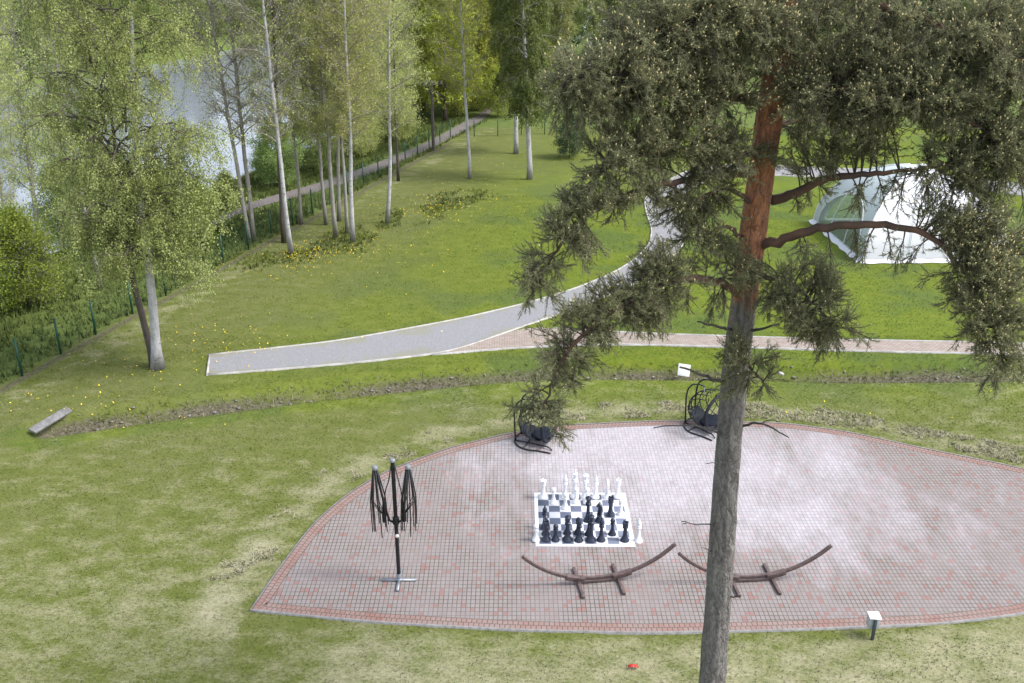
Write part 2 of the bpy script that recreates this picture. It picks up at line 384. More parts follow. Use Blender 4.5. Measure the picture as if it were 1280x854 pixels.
# ------------------------------------------------------------------ patio and paths
def paver_mat():
    t = NT('patio_pavers'); o = t.pos()
    br = t.n('TexBrick', offset=0., squash=1., ins={'Vector': o, 'Color1': (0, 0, 0, 1), 'Color2': (1, 1, 1, 1), 'Mortar': (.5, .5, .5, 1), 'Scale': 1., 'Mortar Size': .013, 'Mortar Smooth': .25, 'Bias': 0., 'Brick Width': .118, 'Row Height': .158})
    tint = t.n('SeparateColor', ins={0: br.outputs['Color']}).outputs[0]
    n = t.noise(o, 3., 5); nf = t.noise(o, 26., 4)
    grey = t.mix(t.ramp(n, .35, .65), (.30, .25, .242), (.37, .315, .308))
    grey = t.mix(t.ramp(tint, 0., .8, 0, .6), grey, (.375, .322, .312))
    red = t.mix(t.ramp(n, .3, .7), (.38, .175, .155), (.38, .21, .19))
    c = t.mix(t.ramp(tint, .90, .91), grey, red)
    pink = t.mix(t.ramp(tint, .74, .75), c, (.345, .265, .25)); c = t.mix(t.ramp(tint, .90, .91), pink, c)
    c = t.mix(t.ramp(nf, .3, .7, 0, .35), c, (.28, .265, .25))
    joint = t.mix(t.ramp(t.noise(o, .7, 4), .4, .6), (.105, .105, .08), (.21, .185, .175))
    c = t.mix(br.outputs['Fac'], c, joint)
    # lime bloom, streaked
    w = t.math('ADD', t.math('MULTIPLY', t.noise(t.mapv(o, (1, .45, 1), (0, 0, -.5)), .55, 6, .62), .72), t.math('MULTIPLY', t.noise(t.mapv(o, (1, .3, 1), (0, 0, .35)), 3.4, 5, .65), .28))
    m = t.attr('bloom')
    bl = t.math('ADD', m, t.math('MULTIPLY', t.math('SUBTRACT', w, .5), 2.5))
    bl = t.math('MULTIPLY', t.ramp(bl, .30, .95), t.math('MULTIPLY', t.ramp(nf, .2, .7, .6, 1.), t.ramp(tint, 0, 1, .62, 1.05)))
    c = t.mix(t.math('MULTIPLY', bl, t.ramp(br.outputs['Fac'], 0, 1, .84, .62)), c, (.68, .65, .71))
    t.bsdf(c, .85, K=.67, Normal=t.bump(br.outputs['Fac'], -.5, .01)); return t.m
def border_mat():
    t = NT('red_border_bricks'); uv = t.n('UVMap').outputs[0]
    br = t.n('TexBrick', offset=.5, ins={'Vector': uv, 'Color1': (0, 0, 0, 1), 'Color2': (1, 1, 1, 1), 'Mortar': (.5, .5, .5, 1), 'Scale': 1., 'Mortar Size': .012, 'Mortar Smooth': .2, 'Brick Width': .13, 'Row Height': .15})
    tint = t.n('SeparateColor', ins={0: br.outputs['Color']}).outputs[0]
    n = t.noise(t.pos(), 1.1, 5)
    c = t.mix(tint, (.32, .135, .105), (.36, .21, .18))
    c = t.mix(t.ramp(n, .30, .62, .1, .75), c, (.34, .27, .25))
    c = t.mix(br.outputs['Fac'], c, (.13, .10, .075))
    t.bsdf(c, .85, K=.70, Normal=t.bump(br.outputs['Fac'], -.5, .01)); return t.m
def offset_loop(L, d):
    n = len(L); out = []
    for k in range(n):
        a, b = L[(k - 1) % n], L[(k + 1) % n]; t = (b - a)[:2]; t = t / np.linalg.norm(t)
        out.append([L[k][0] + t[1] * d, L[k][1] - t[0] * d, 0])
    return np.array(out)
loop = patio_loop
area = sum(loop[k][0] * loop[(k + 1) % len(loop)][1] - loop[(k + 1) % len(loop)][0] * loop[k][1] for k in range(len(loop)))
sgn = 1 if area < 0 else -1
inner = offset_loop(loop, .36 * sgn); edge = offset_loop(loop, .05 * sgn)
# fine grid of paving so that the bloom attribute has something to live on
nA = 90; rows = 26
iT = np.vstack([inner[:90]]); iB = np.vstack([inner[:1], inner[:89:-1], inner[89:90]])
iT = resample(iT, nA); iB = resample(iB, nA)
V = np.vstack([iT * (1 - k / rows) + iB * (k / rows) for k in range(rows + 1)]); V[:, 2] = .022
i, j = np.meshgrid(np.arange(rows), np.arange(nA - 1), indexing='ij'); i = i.ravel(); j = j.ravel()
Fq = np.stack([i * nA + j, (i + 1) * nA + j, (i + 1) * nA + j + 1, i * nA + j + 1], 1)
def bloom(X, Y):
    c1 = G(800, 590); c2 = G(1010, 625); c3 = G(640, 600)
    b = .78 * np.exp(-(((X - c1.x) / 4.6) ** 2 + ((Y - c1.y) / 4.2) ** 2)) + .75 * np.exp(-(((X - c2.x) / 4.4) ** 2 + ((Y - c2.y) / 3.4) ** 2)) + .25 * np.exp(-(((X - c3.x) / 3) ** 2 + ((Y - c3.y) / 3) ** 2))
    b = b + .28 * sstep(26, 31, Y)
    return np.clip(b, .05, .95)
patio = link('patio_paving', np_mesh('patio_paving', V, Fq, {'bloom': ('POINT', bloom(V[:, 0], V[:, 1]))}), paver_mat()); struct(patio)
def ring(A, B, z, name, mat, drop=None):
    n = len(A); cyc = np.arange(n); nxt = (cyc + 1) % n
    V = np.vstack([np.c_[A[:, :2], np.full(n, z)], np.c_[B[:, :2], np.full(n, z)]]); F = [np.stack([cyc, nxt, n + nxt, n + cyc], 1)]
    if drop is not None:
        V = np.vstack([V, np.c_[A[:, :2], np.full(n, drop)]]); F.append(np.stack([2 * n + cyc, 2 * n + nxt, nxt, cyc], 1))
    F = np.vstack(F); me = np_mesh(name, V, F)
    s = np.r_[0, np.cumsum(np.linalg.norm(np.diff(np.vstack([A, A[:1]]), axis=0), axis=1))]
    uv = me.uv_layers.new(name='UVMap'); w = .31
    for p in me.polygons:
        k = p.index % n
        for li, vi in zip(p.loop_indices, p.vertices):
            kk = vi % n; u = s[k] if kk == k else s[k + 1]
            uv.data[li].uv = (u, 0.0 if vi // n in (0, 2) else w)
    return struct(link(name, me, mat))
ring(edge, offset_loop(loop, .36 * sgn), .026, 'patio_border', border_mat())
ring(loop, edge, .040, 'patio_kerb', MT['concrete'], -.15)

def gravel_mat():
    t = NT('grey_gravel'); p = t.pos(); n = t.noise(p, 22., 5, .75); n2 = t.noise(p, .9, 5); e = t.attr('weeds')
    c = t.mix(t.ramp(n, .3, .7), (.18, .18, .19), (.37, .37, .39))
    w = t.math('ADD', e, t.math('MULTIPLY', t.math('SUBTRACT', n2, .5), 2.4))
    c = t.mix(t.ramp(w, .28, .85, 0, .75), c, (.26, .255, .14))
    t.bsdf(c, .95, Normal=t.bump(n, .5, .02)); return t.m
def band(name, A, B, z, mat, attr=None, rows=6):
    n = len(A); V = np.vstack([A * (1 - k / rows) + B * (k / rows) for k in range(rows + 1)]); V[:, 2] = z
    i, j = np.meshgrid(np.arange(rows), np.arange(n - 1), indexing='ij'); i = i.ravel(); j = j.ravel()
    at = {attr: ('POINT', np.repeat(np.abs(np.linspace(-1, 1, rows + 1)) ** 2 * .65, n))} if attr else None
    return struct(link(name, np_mesh(name, V, np.stack([i * n + j, (i + 1) * n + j, (i + 1) * n + j + 1, i * n + j + 1], 1), at), mat))
band('gravel_path', GU, GL, .014, gravel_mat(), 'weeds')
def brick_path_mat():
    t = NT('pink_path_pavers'); o = t.pos()
    br = t.n('TexBrick', offset=.5, ins={'Vector': o, 'Color1': (0, 0, 0, 1), 'Color2': (1, 1, 1, 1), 'Mortar': (.5, .5, .5, 1), 'Scale': 1., 'Mortar Size': .012, 'Brick Width': .21, 'Row Height': .11})
    tint = t.n('SeparateColor', ins={0: br.outputs['Color']}).outputs[0]; n = t.noise(o, 1.3, 6, .65)
    c = t.mix(tint, (.36, .27, .235), (.45, .38, .345)); c = t.mix(t.ramp(n, .5, .7, 0, .6), c, (.30, .28, .19))
    c = t.mix(br.outputs['Fac'], c, (.17, .15, .115)); t.bsdf(c, .9); return t.m
band('brick_path', BU, BL, .018, brick_path_mat())
def kerb(name, L, w=.07, z=.05):
    L = np.asarray(L); t = np.gradient(L[:, :2], axis=0); t /= np.linalg.norm(t, axis=1, keepdims=True)
    nrm = np.stack([-t[:, 1], t[:, 0], 0 * t[:, 0]], 1) * w / 2
    b = MB().slab(L + nrm, L - nrm, -.1, z); return struct(b.build(name, MT['white_stone']))
kerb('path_kerb', GU); kerb('path_kerb', GL[:]); kerb('path_kerb', np.array([GU[0] + (GU[0] - GL[0]) * .02, GL[0] + (GL[0] - GU[0]) * .02]))
kerb('path_kerb', BU[10:], .07); kerb('path_kerb', BL, .07)
# riverside footpath beyond the fence
fp_a = [(150, 330), (240, 288), (305, 257), (330, 248), (400, 229), (450, 212), (500, 193), (545, 173), (580, 153), (600, 143), (618, 122), (626, 104)]
fp_b = [(150, 338), (240, 296), (305, 264), (330, 257), (400, 240), (450, 224), (500, 203), (545, 183), (585, 161), (608, 148), (628, 124), (636, 104)]
def footpath_mat():
    t = NT('footpath_gravel'); p = t.pos(); n = t.noise(p, 5., 6, .7)
    t.bsdf(t.mix(t.ramp(n, .3, .7), (.15, .13, .125), (.25, .22, .21)), .95); return t.m
band('footpath', smooth_line([G(*p) for p in fp_a], 40, 1), smooth_line([G(*p) for p in fp_b], 40, 1), .03, footpath_mat())

# ------------------------------------------------------------------ ground cover (uncountable)
def tufts(name, X, Y, hmin, hmax, wid, blades, mat, lean=.6, kind_attr=True, fixed=None):
    N = len(X); Z = height(X, Y) - .01
    X3 = np.repeat(np.stack([X, Y, Z], 1), blades, 0); n = len(X3)
    X3[:, :2] += rng.normal(0, wid * 1.2, (n, 2))
    a = rng.uniform(0, 6.283, n); h = rng.uniform(hmin, hmax, n); ln = rng.uniform(.1, lean, n) * h; b = rng.uniform(0, 6.283, n)
    side = np.stack([np.cos(a), np.sin(a), 0 * a], 1) * (wid * rng.uniform(.5, 1, n))[:, None]
    tip = X3 + np.stack([np.cos(b) * ln, np.sin(b) * ln, h], 1)
    V = np.stack([X3 - side, X3 + side, tip], 1).reshape(-1, 3); F = np.arange(3 * n).reshape(-1, 3)
    if fixed is None: d, m, me_, lu = masks(X, Y)
    else: d, m, me_, lu = (np.full(N, f) for f in fixed)
    jit = rng.normal(0, .12, N)
    rep = lambda v: np.repeat(np.repeat(np.clip(v, 0, 1), blades), 3)
    me = np_mesh(name, V, F, {'dry': ('POINT', rep(d + .1 + jit)), 'mud': ('POINT', rep(m * 0)), 'meadow': ('POINT', rep(me_)), 'lush': ('POINT', rep(lu))})
    return struct(link(name, me, mat), 'stuff')
def sample(n, x0, x1, y0, y1):
    X = rng.uniform(x0, x1, n); Y = rng.uniform(y0, y1, n)
    ok = ~(in_poly(X, Y, patio_loop) | in_poly(X, Y, path_poly) | in_poly(X, Y, brick_poly))
    vis = np.abs(X) < .56 * (Y * CP + H_CAM * SP) + 1.5
    ok &= vis
    return X[ok], Y[ok]
X, Y = sample(110000, -21, 21, 15.5, 38); dd = seg_dist(X, Y, ditch_mid); k = (dd > ditch_hw * .8) & (e_left(X, Y) < 0); tufts('lawn_grass', X[k], Y[k], .02, .05, .010, 3, MT['tuft'])
X, Y = sample(90000, -22, 34, 36, 62); dd = seg_dist(X, Y, ditch_mid); k = (dd > ditch_hw) & (e_left(X, Y) < 0); tufts('lawn_grass', X[k], Y[k], .02, .05, .018, 2, MT['tuft'])
X, Y = sample(60000, -45, 10, 28, 90); k = (e_left(X, Y) > .1) & (e_left(X, Y) < 16); X, Y = X[k], Y[k]
fpl = smooth_line([(G(*a) + G(*b)) / 2 for a, b in zip(fp_a, fp_b)], 30); k = seg_dist(X, Y, fpl) > .8
tufts('meadow_grass', X[k], Y[k], .18, .48, .035, 4, MT['tuft'], .8)
X, Y = sample(30000, -16, 4, 40, 72)                             # rough herb patch under the aspen cluster
c = np.array([list(G(330, 325)), list(G(380, 315)), list(G(440, 298)), list(G(520, 268)), list(G(575, 245))]); k = (seg_dist(X, Y, c) < 2.2 * rng.uniform(0, 1, len(X)) * (.4 + vnoise(X, Y, .5, 9))) & (vnoise(X, Y, .9, 12) > .35) & (e_left(X, Y) < -.3)
tufts('rough_herbs', X[k], Y[k], .06, .22, .035, 4, MT['tuft'], .9, fixed=(.05, 0, .08, .75))
X, Y = sample(26000, -20, 24, 30, 46); dd = seg_dist(X, Y, ditch_mid); k = dd < ditch_hw * 1.25
tufts('ditch_grass', X[k], Y[k], .06, .2, .022, 3, MT['tuft'], .9, fixed=(.45, 0, .05, .3))
X, Y = sample(110000, -14, 24, 20, 36); pd = seg_dist(X, Y, PT)
k = (pd > .35) & (pd < 1.6) & (vnoise(X, Y, 1.1, 4) + .5 * vnoise(X, Y, 3.1, 6) > .92 - .3 * (X > 4))
k &= (X > -9)
tufts('dry_grass_clippings', X[k], Y[k], .03, .09, .024, 4, MT['tuft'], 2.4, fixed=(1., 0, 0, .0))
# dandelions
def flowers(spots):
    P = []
    for px, py, rx, ry, n in spots:
        for _ in range(n):
            p = G(px + random.gauss(0, rx), py + random.gauss(0, ry)); P.append((p.x, p.y))
    P = np.array(P); P = P[e_left(P[:, 0], P[:, 1]) < 1]
    X, Y = P[:, 0], P[:, 1]; Z = height(X, Y) + rng.uniform(.05, .13, len(P)); r = rng.uniform(.018, .032, len(P))
    tilt = rng.normal(0, .5, (len(P), 2)); V = []
    for kx, ky in ((1, 0), (0, 1), (-1, 0), (0, -1)):
        V.append(np.stack([X + r * kx, Y + r * ky, Z + r * (kx * tilt[:, 0] + ky * tilt[:, 1])], 1))
    V = np.stack(V, 1).reshape(-1, 3)
    struct(link('dandelions', np_mesh('dandelions', V, np.arange(len(V)).reshape(-1, 4)), MT['dandelion']), 'stuff')
flowers([(275, 428, 45, 14, 110), (180, 470, 60, 16, 60), (90, 500, 50, 12, 26), (385, 320, 28, 7, 220), (430, 305, 40, 8, 120), (540, 258, 40, 10, 230), (500, 285, 70, 25, 160), (590, 245, 45, 15, 90), (620, 215, 60, 14, 60), (340, 335, 50, 10, 90), (150, 515, 60, 10, 40), (480, 360, 120, 40, 60), (1150, 500, 110, 12, 16)])

# ------------------------------------------------------------------ generic trees
def leaves(P, size, tone, droop=0., rs=None):
    n = len(P); rs = rs or rng
    d = rs.normal(0, 1, (n, 3)); d[:, 2] -= droop; d /= np.linalg.norm(d, axis=1, keepdims=True) + 1e-9
    w = np.cross(d, rs.normal(0, 1, (n, 3))); w /= np.linalg.norm(w, axis=1, keepdims=True) + 1e-9
    s = (size * rs.uniform(.6, 1.3, n))[:, None]
    V = np.stack([P, P + d * s * .5 + w * s * .36, P + d * s, P + d * s * .5 - w * s * .36], 1).reshape(-1, 3)
    return np_mesh('crown', V, np.arange(4 * n).reshape(-1, 4), {'tone': ('FACE', tone)})

def make_tree(seed, H, r0, cb, cr, style, nl=46, leafn=16000, size=.09, stems=((0, 0),)):
    """trunk mesh, branch mesh, crown mesh; base at the origin, upright"""
    rs = np.random.default_rng(seed); tr, br = MB(), MB()
    tips, dens = [], []
    for si, (lx, ly) in enumerate(stems):
        m = 16; zz = np.linspace(0, H, m); wob = np.cumsum(rs.normal(0, .014 * H / 10, (m, 2)), 0); wob[0] = 0
        P = np.stack([wob[:, 0] + lx * zz, wob[:, 1] + ly * zz, zz], 1)
        rad = r0 * (1 - .86 * (zz / H)) * (1 if si == 0 else .72); rad[0] *= 1.25
        tr.tube(P, rad, 10, noise=lambda i, a: 1 + .07 * np.sin(a * 3 + i))
        for k in range(nl // len(stems)):
            f = cb + (.985 - cb) * ((k + rs.uniform(0, 1)) / (nl // len(stems)))
            base = np.array([np.interp(f * H, zz, P[:, c]) for c in range(3)])
            t = (f - cb) / (1 - cb)
            prof = {'birch': (.55 + .9 * t) * (1 - t) ** .55 * 1.35, 'aspen': .55 + .5 * math.sin(t * 3.0), 'bushy': math.sin(min(1, t * .85 + .22) * math.pi) ** .7, 'conifer': 1.05 - t}[style]
            L = max(.25, cr * prof * rs.uniform(.7, 1.15)); az = k * 2.39996 + rs.uniform(-.5, .5)
            el = {'birch': .75, 'aspen': .65, 'bushy': .45, 'conifer': -.05}[style] + rs.normal(0, .15)
            out = np.array([math.cos(az), math.sin(az), 0])
            s = np.linspace(0, 1, 6)[:, None]
            sag = {'birch': -.55, 'aspen': -.12, 'bushy': -.1, 'conifer': -.18}[style]
            Q = base + out * L * s * math.cos(el) + np.array([0, 0, 1]) * (L * s * math.sin(el) + sag * L * s ** 2) + rs.normal(0, .03 * L, (6, 3)) * s
            rb = np.interp(f * H, zz, rad) * .42
            br.tube(Q, np.linspace(rb, .008, 6), 5, cap=False)
            ns = 9 if style != 'conifer' else 7
            for q in range(ns):
                u = rs.uniform(.25, 1); c0 = np.array([np.interp(u, s[:, 0], Q[:, c]) for c in range(3)])
                dv = out * rs.uniform(.2, .9) + rs.normal(0, .55, 3); dv[2] += {'birch': -.1, 'aspen': .5, 'bushy': .25, 'conifer': -.1}[style]
                dv /= np.linalg.norm(dv); l2 = L * rs.uniform(.22, .5) * (1.1 - .5 * u) + .15
                tips.append((c0, c0 + dv * l2)); dens.append(l2)
    A = np.array([t[0] for t in tips]); B = np.array([t[1] for t in tips]); n = len(A)
    br.sticks(A, B, .014, .005)
    if style == 'birch':
        ns = n * 3; idx = rs.integers(0, n, ns); u = rs.uniform(.2, 1, (ns, 1)); S = A[idx] * (1 - u) + B[idx] * u
        Ls = rs.uniform(.3, 1.25, (ns, 1)); sway = rs.normal(0, .36, (ns, 3)); sway[:, 2] = -1; E = S + sway * Ls
        br.sticks(S, E, .006, .003)
        per = max(1, leafn // ns); ii = np.repeat(np.arange(ns), per); tt = rs.uniform(0, 1, (len(ii), 1))
        LP = S[ii] * (1 - tt) + E[ii] * tt + rs.normal(0, .07, (len(ii), 3)); cl = rs.uniform(0, 1, ns)[ii]
    else:
        ns = n * (4 if style == 'aspen' else 3); idx = rs.integers(0, n, ns); u = rs.uniform(.15, 1, (ns, 1)); S = A[idx] * (1 - u) + B[idx] * u
        dv = (B - A)[idx] * .5 + rs.normal(0, .28, (ns, 3)); E = S + dv
        br.sticks(S, E, .006, .003)
        per = max(1, leafn // ns); ii = np.repeat(np.arange(ns), per); tt = rs.uniform(.2, 1.1, (len(ii), 1))
        sp = {'aspen': .10, 'bushy': .16, 'conifer': .12}[style]
        LP = S[ii] * (1 - tt) + E[ii] * tt + rs.normal(0, sp, (len(ii), 3)); cl = rs.uniform(0, 1, ns)[ii]
    tone = np.clip(cl * .65 + rs.uniform(0, .45, len(LP)), 0, 1)
    return tr.mesh('trunk', True), br.mesh('branches', False, recalc=False), leaves(LP, size, tone, .5 if style == 'birch' else .1, rs)

def plant(name, meshes, mats, label, cat, P, top=None, scale=1., rz=0., group=None, parts=('trunk', 'branches', 'crown')):
    t = thing(name, label, cat, P, group)
    for nm, me_, mt in zip(parts, meshes, mats):
        o = link(nm, me_, MT[mt], t); o.material_slots[0].link = 'OBJECT'; o.material_slots[0].material = MT[mt]
    t.scale = (scale,) * 3
    q = Quaternion((0, 0, 1), rz)
    if top is not None:
        d = (R(top[0], top[1], P[1]) - Vector(P)).normalized(); q = Vector((0, 0, 1)).rotation_difference(d) @ q
    t.rotation_mode = 'QUATERNION'; t.rotation_quaternion = q
    return t

# hero birch by the path end: pale stem and dark stem from one base
B0 = GG(196, 460)
hb = make_tree(5, 19, .21, .22, 4.2, 'birch', 110, 145000, .066, ((-.055, .02), (.02, .03)))
hero = thing('birch_tree', 'large leafy birch with pale and dark twin stems beside the end of the gravel path', 'tree', B0)
zz = np.linspace(0, 1, 22)
stem_px = [(197, 460), (193, 400), (187, 340), (179, 280), (173, 230), (168, 170), (166, 100), (164, 20), (162, -60), (160, -160)]
Sp = smooth_line([R(p[0], p[1], B0.y + .02 * k) - B0 for k, p in enumerate(stem_px)], 24, 1)
b = MB().tube(Sp, np.r_[.30, .20, np.linspace(.168, .03, 22)], 14, noise=lambda i, a: 1 + .06 * np.sin(a * 3 + i * 1.7) + .04 * np.sin(a * 5 - i)); b.build('trunk', MT['birch_bark'], hero, True)
stem2 = [(193, 459), (189, 440), (180, 405), (171, 370), (163, 335), (158, 300), (150, 240), (140, 150), (128, 40)]
S2 = smooth_line([R(p[0], p[1], B0.y + .25 + .12 * k) - B0 for k, p in enumerate(stem2)], 20, 1)
b = MB().tube(S2, np.r_[.19, np.linspace(.135, .03, 19)], 12, noise=lambda i, a: 1 + .06 * np.sin(a * 3 + i * 1.7)); o = b.build('dark_stem', MT['dark_bark'], hero, True)
_, hbr, hcr = hb
link('branches', hbr, MT['dark_bark'], hero); link('crown', hcr, MT['birch_leaf'], hero)
# low boughs hanging out to both sides
rs = np.random.default_rng(77); low = MB(); LP = []; CL = []
for px, py, Yo, n in ((250, 270, -.3, 9), (275, 235, .2, 9), (245, 330, -.6, 7), (235, 210, .5, 8), (110, 300, -.2, 7), (128, 330, .4, 7), (95, 220, 0, 7), (215, 300, -.8, 6), (150, 270, -.7, 6), (265, 175, .6, 9), (85, 150, .4, 7)):
    c = R(px, py, B0.y + Yo) - B0; st = Vector(Sp[int(np.argmin(np.abs(Sp[:, 2] - (c.z + .5))))])
    mid = (st + c) / 2 + Vector((0, 0, .5)); low.tube([st, mid, c], [.045, .03, .008], 5, cap=False)
    for _ in range(n * 16):
        u = rs.uniform(.45, 1.15); s0 = np.array(st) * (1 - u) ** 2 + 2 * u * (1 - u) * np.array(mid) + u * u * np.array(c) + rs.normal(0, .38, 3)
        l = rs.uniform(.25, .85); e0 = s0 + np.array([rs.normal(0, .5), rs.normal(0, .5), -1]) * l
        low.sticks([s0], [e0], .006, .003); tt = rs.uniform(0, 1, (24, 1)); LP.append(s0 * (1 - tt) + e0 * tt + rs.normal(0, .07, (24, 3))); CL.append(np.full(24, rs.uniform(0, 1)))
LP = np.vstack(LP); CL = np.concatenate(CL)
low.build('low_boughs', MT['dark_bark'], hero); link('low_foliage', leaves(LP, .072, np.clip(CL * .5 + rs.uniform(.1, .6, len(LP)), 0, 1), .5, rs), MT['birch_leaf'], hero)

PA = [make_tree(101 + k, 22, .12, .24, 2.9, 'aspen', 66, (30000, 30000, 26000, 6000)[k], .083) for k in range(4)]
PB2 = [make_tree(131 + k, 22, .13, .16, 3.0, 'aspen', 66, 24000, .095) for k in range(2)]
PBI = make_tree(151, 20, .19, .22, 2.5, 'birch', 76, 60000, .125)
PBU = [make_tree(161 + k, 17, .19, .09, 3.9, 'bushy', 64, 27000, .24) for k in range(3)]
PSH = [make_tree(171 + k, 5.5, .06, .06, 2.1, 'bushy', 50, 26000, .11) for k in range(3)]
PCO = make_tree(181, 20, .22, .05, 2.9, 'conifer', 96, 26000, .24)

AM = ('aspen_bark', 'twig', 'aspen_leaf'); WM = ('birch_bark', 'twig', 'aspen_leaf')
ASPENS = [  # base px, lean px, proto, scale, materials, label
    ((441, 302), (431, 0), 0, 1.02, WM, 'pale aspen, thickest and rightmost trunk of the tight riverside cluster'),
    ((434, 292), (426, 60), 1, .85, AM, 'thin aspen trunk close behind the thickest trunk of the cluster'),
    ((424, 276), (417, 20), 2, .95, AM, 'thin grey aspen standing just left of the thickest cluster trunk'),
    ((420, 297), (393, 0), 1, 1.0, AM, 'grey aspen leaning left, nearest trunk in the middle of the cluster'),
    ((408, 281), (384, 30), 0, .9, AM, 'dark thin aspen behind the leaning grey trunk of the cluster'),
    ((376, 280), (358, 60), 2, .85, AM, 'dull grey aspen between the leaning pair and the cluster'),
    ((364, 317), (329, 20), 3, 1.05, WM, 'white-barked aspen leaning left, at the yellow dandelion patch'),
    ((355, 303), (342, 0), 1, 1.0, ('dark_bark', 'twig', 'aspen_leaf'), 'dark trunk close behind the white-barked leaning aspen'),
    ((317, 301), (288, 0), 3, 1.05, AM, 'right one of two slim trunks standing together at the fence'),
    ((312, 304), (262, 15), 3, 1.0, AM, 'left one of two slim trunks at the fence, leaning further left'),
    ((484, 279), (488, 0), 2, 1.0, WM, 'straight white aspen standing alone on the lawn right of the cluster'),
    ((498, 226), (494, 60), 1, .8, ('dark_bark', 'twig', 'aspen_leaf'), 'short dark trunk standing behind the lone straight white aspen'),
]
for n, (b_, t_, pr, sc, mt, lb) in enumerate(ASPENS):
    plant('aspen_tree', PA[pr], mt, lb, 'tree', GG(*b_), t_, sc, n * 1.3, 'budding aspens along the riverside fence')
LEFTS = [
    ((52, 330), (14, 40), 0, .95, AM, 'grey leaning tree rising behind the yellow-green bush'),
    ((14, 330), (-14, 140), 1, .85, AM, 'stout grey trunk at the left of the yellow-green bush'),
    ((126, 362), (76, 110), 1, .95, AM, 'grey leaning tree between the bush and the large birch'),
    ((80, 300), (70, 60), 0, .8, ('dark_bark', 'twig', 'green_leaf'), 'dark-stemmed leafy tree on the river bank behind the bush'),
    ((130, 290), (124, 60), 1, .75, ('dark_bark', 'twig', 'green_leaf'), 'leafy bank tree with dark stem in front of the river'),
]
for n, (b_, t_, pr, sc, mt, lb) in enumerate(LEFTS):
    plant('riverside_tree', PB2[pr], mt, lb, 'tree', GG(*b_), t_, sc, n * 1.9 + .4, 'leafy riverside trees at the left')
MID = [
    ((587, 223), (575, 0), 'birch_tree', PA[1], ('birch_bark', 'twig', 'yellow_leaf'), 1.0, 'tall bare-trunked white birch on the lawn in front of yellow-green trees'),
    ((662, 224), (653, 0), 'birch_tree', PBI, ('birch_bark', 'twig', 'dark_birch_leaf'), 1.0, 'dense drooping dark green birch on the lawn'),
    ((645, 192), (640, 60), 'birch_tree', PBI, ('birch_bark', 'twig', 'dark_birch_leaf'), .95, 'smaller birch trunk standing behind the drooping dark green birch'),
]
for n, (b_, t_, nm, pr, mt, sc, lb) in enumerate(MID):
    plant(nm, pr, mt, lb, 'tree', GG(*b_), t_, sc, n * 2.1)
# yellow-green trees behind the far fence corner
for n, (px, py, s, lb) in enumerate([(556, 152, .9, 'yellow-green tree at the fence corner beside the utility pole'), (596, 138, 1.0, 'yellow-green tree behind the tall white birch'), (530, 140, 1.0, 'yellow-green tree left of the utility pole'),
                                 (500, 150, .85, 'yellow-green tree beyond the riverside footpath'), (625, 128, .9, 'yellow-green tree behind the drooping birch'), (468, 168, .8, 'yellow-green bank tree behind the lone white aspen'), (440, 180, .8, 'yellow-green bank tree behind the aspen cluster')]):
    plant('broadleaf_tree', PBU[n % 3], ('dark_bark', 'twig', 'yellow_leaf' if n < 3 else ('aspen_leaf' if n != 4 else 'yellow_leaf')), lb, 'tree', GG(px, py), None, s, n * 1.1, 'yellow-green trees beyond the far fence')
# bank shrubs and the round bush
for n, (px, py, s, m, lb) in enumerate([(38, 384, .82, 'bush_leaf', 'big rounded yellow-green bush with thin stems beyond the fence'), (-8, 392, .8, 'bush_leaf', 'yellow-green bush cut by the left border of the view'),
        (250, 305, .6, 'bush_leaf', 'shrub beyond the fence right of the large birch'), (285, 262, .42, 'green_leaf', 'shrub beside the footpath behind the two slim trunks'), (205, 318, .8, 'green_leaf', 'shrub behind the large birch stem'),
        (350, 234, .8, 'green_leaf', 'shrub on the river bank behind the white-barked leaning aspen'), (392, 214, .8, 'green_leaf', 'shrub on the bank behind the left of the aspen cluster'), (452, 196, .7, 'aspen_leaf', 'pale shrub at the footpath behind the lone white aspen'),
        (500, 176, .65, 'aspen_leaf', 'pale shrub beside the footpath near the utility pole'), (150, 300, .9, 'green_leaf', 'bank shrub left of the large birch'), (98, 318, .9, 'green_leaf', 'bank shrub right of the big rounded bush'), (335, 226, .45, 'green_leaf', 'small bank shrub at the water behind the slim trunks')]):
    plant('shrub', PSH[n % 3], ('dark_bark', 'twig', m), lb, 'shrub', GG(px, py), None, s, n * .9, parts=('stem', 'twigs', 'foliage'))
for n, (px, py, s_) in enumerate(((572, 146, 1.0), (606, 136, 1.2), (622, 146, .8))):
    plant('shrub', PSH[n], ('dark_bark', 'twig', 'yellow_leaf'), ('yellow-green bush closing the end of the riverside footpath', 'tall yellow-green bush right of the footpath end', 'small yellow-green bush behind the fence near the drooping birch')[n], 'shrub', GG(px, py), None, s_, n + .5, parts=('stem', 'twigs', 'foliage'))
for n, px in enumerate((498, 520, 553, 575, 612, 634, 655, 682, 705)):
    plant('shrub', PSH[n % 3], ('dark_bark', 'twig', 'yellow_leaf' if n % 2 else 'green_leaf'), 'light green undergrowth bush beneath the trees beyond the far fence', 'shrub', GG(px, random.uniform(118, 138) + (12 if n < 2 else 0)), None, random.uniform(.7, 1.1), n, 'undergrowth bushes beyond the far fence', parts=('stem', 'twigs', 'foliage'))
plant('shrub', PSH[1], ('dark_bark', 'twig', 'dark_leaf'), 'compact dark green shrub on the lawn near the far fence', 'shrub', GG(712, 197), None, .58, .3, parts=('stem', 'twigs', 'foliage'))
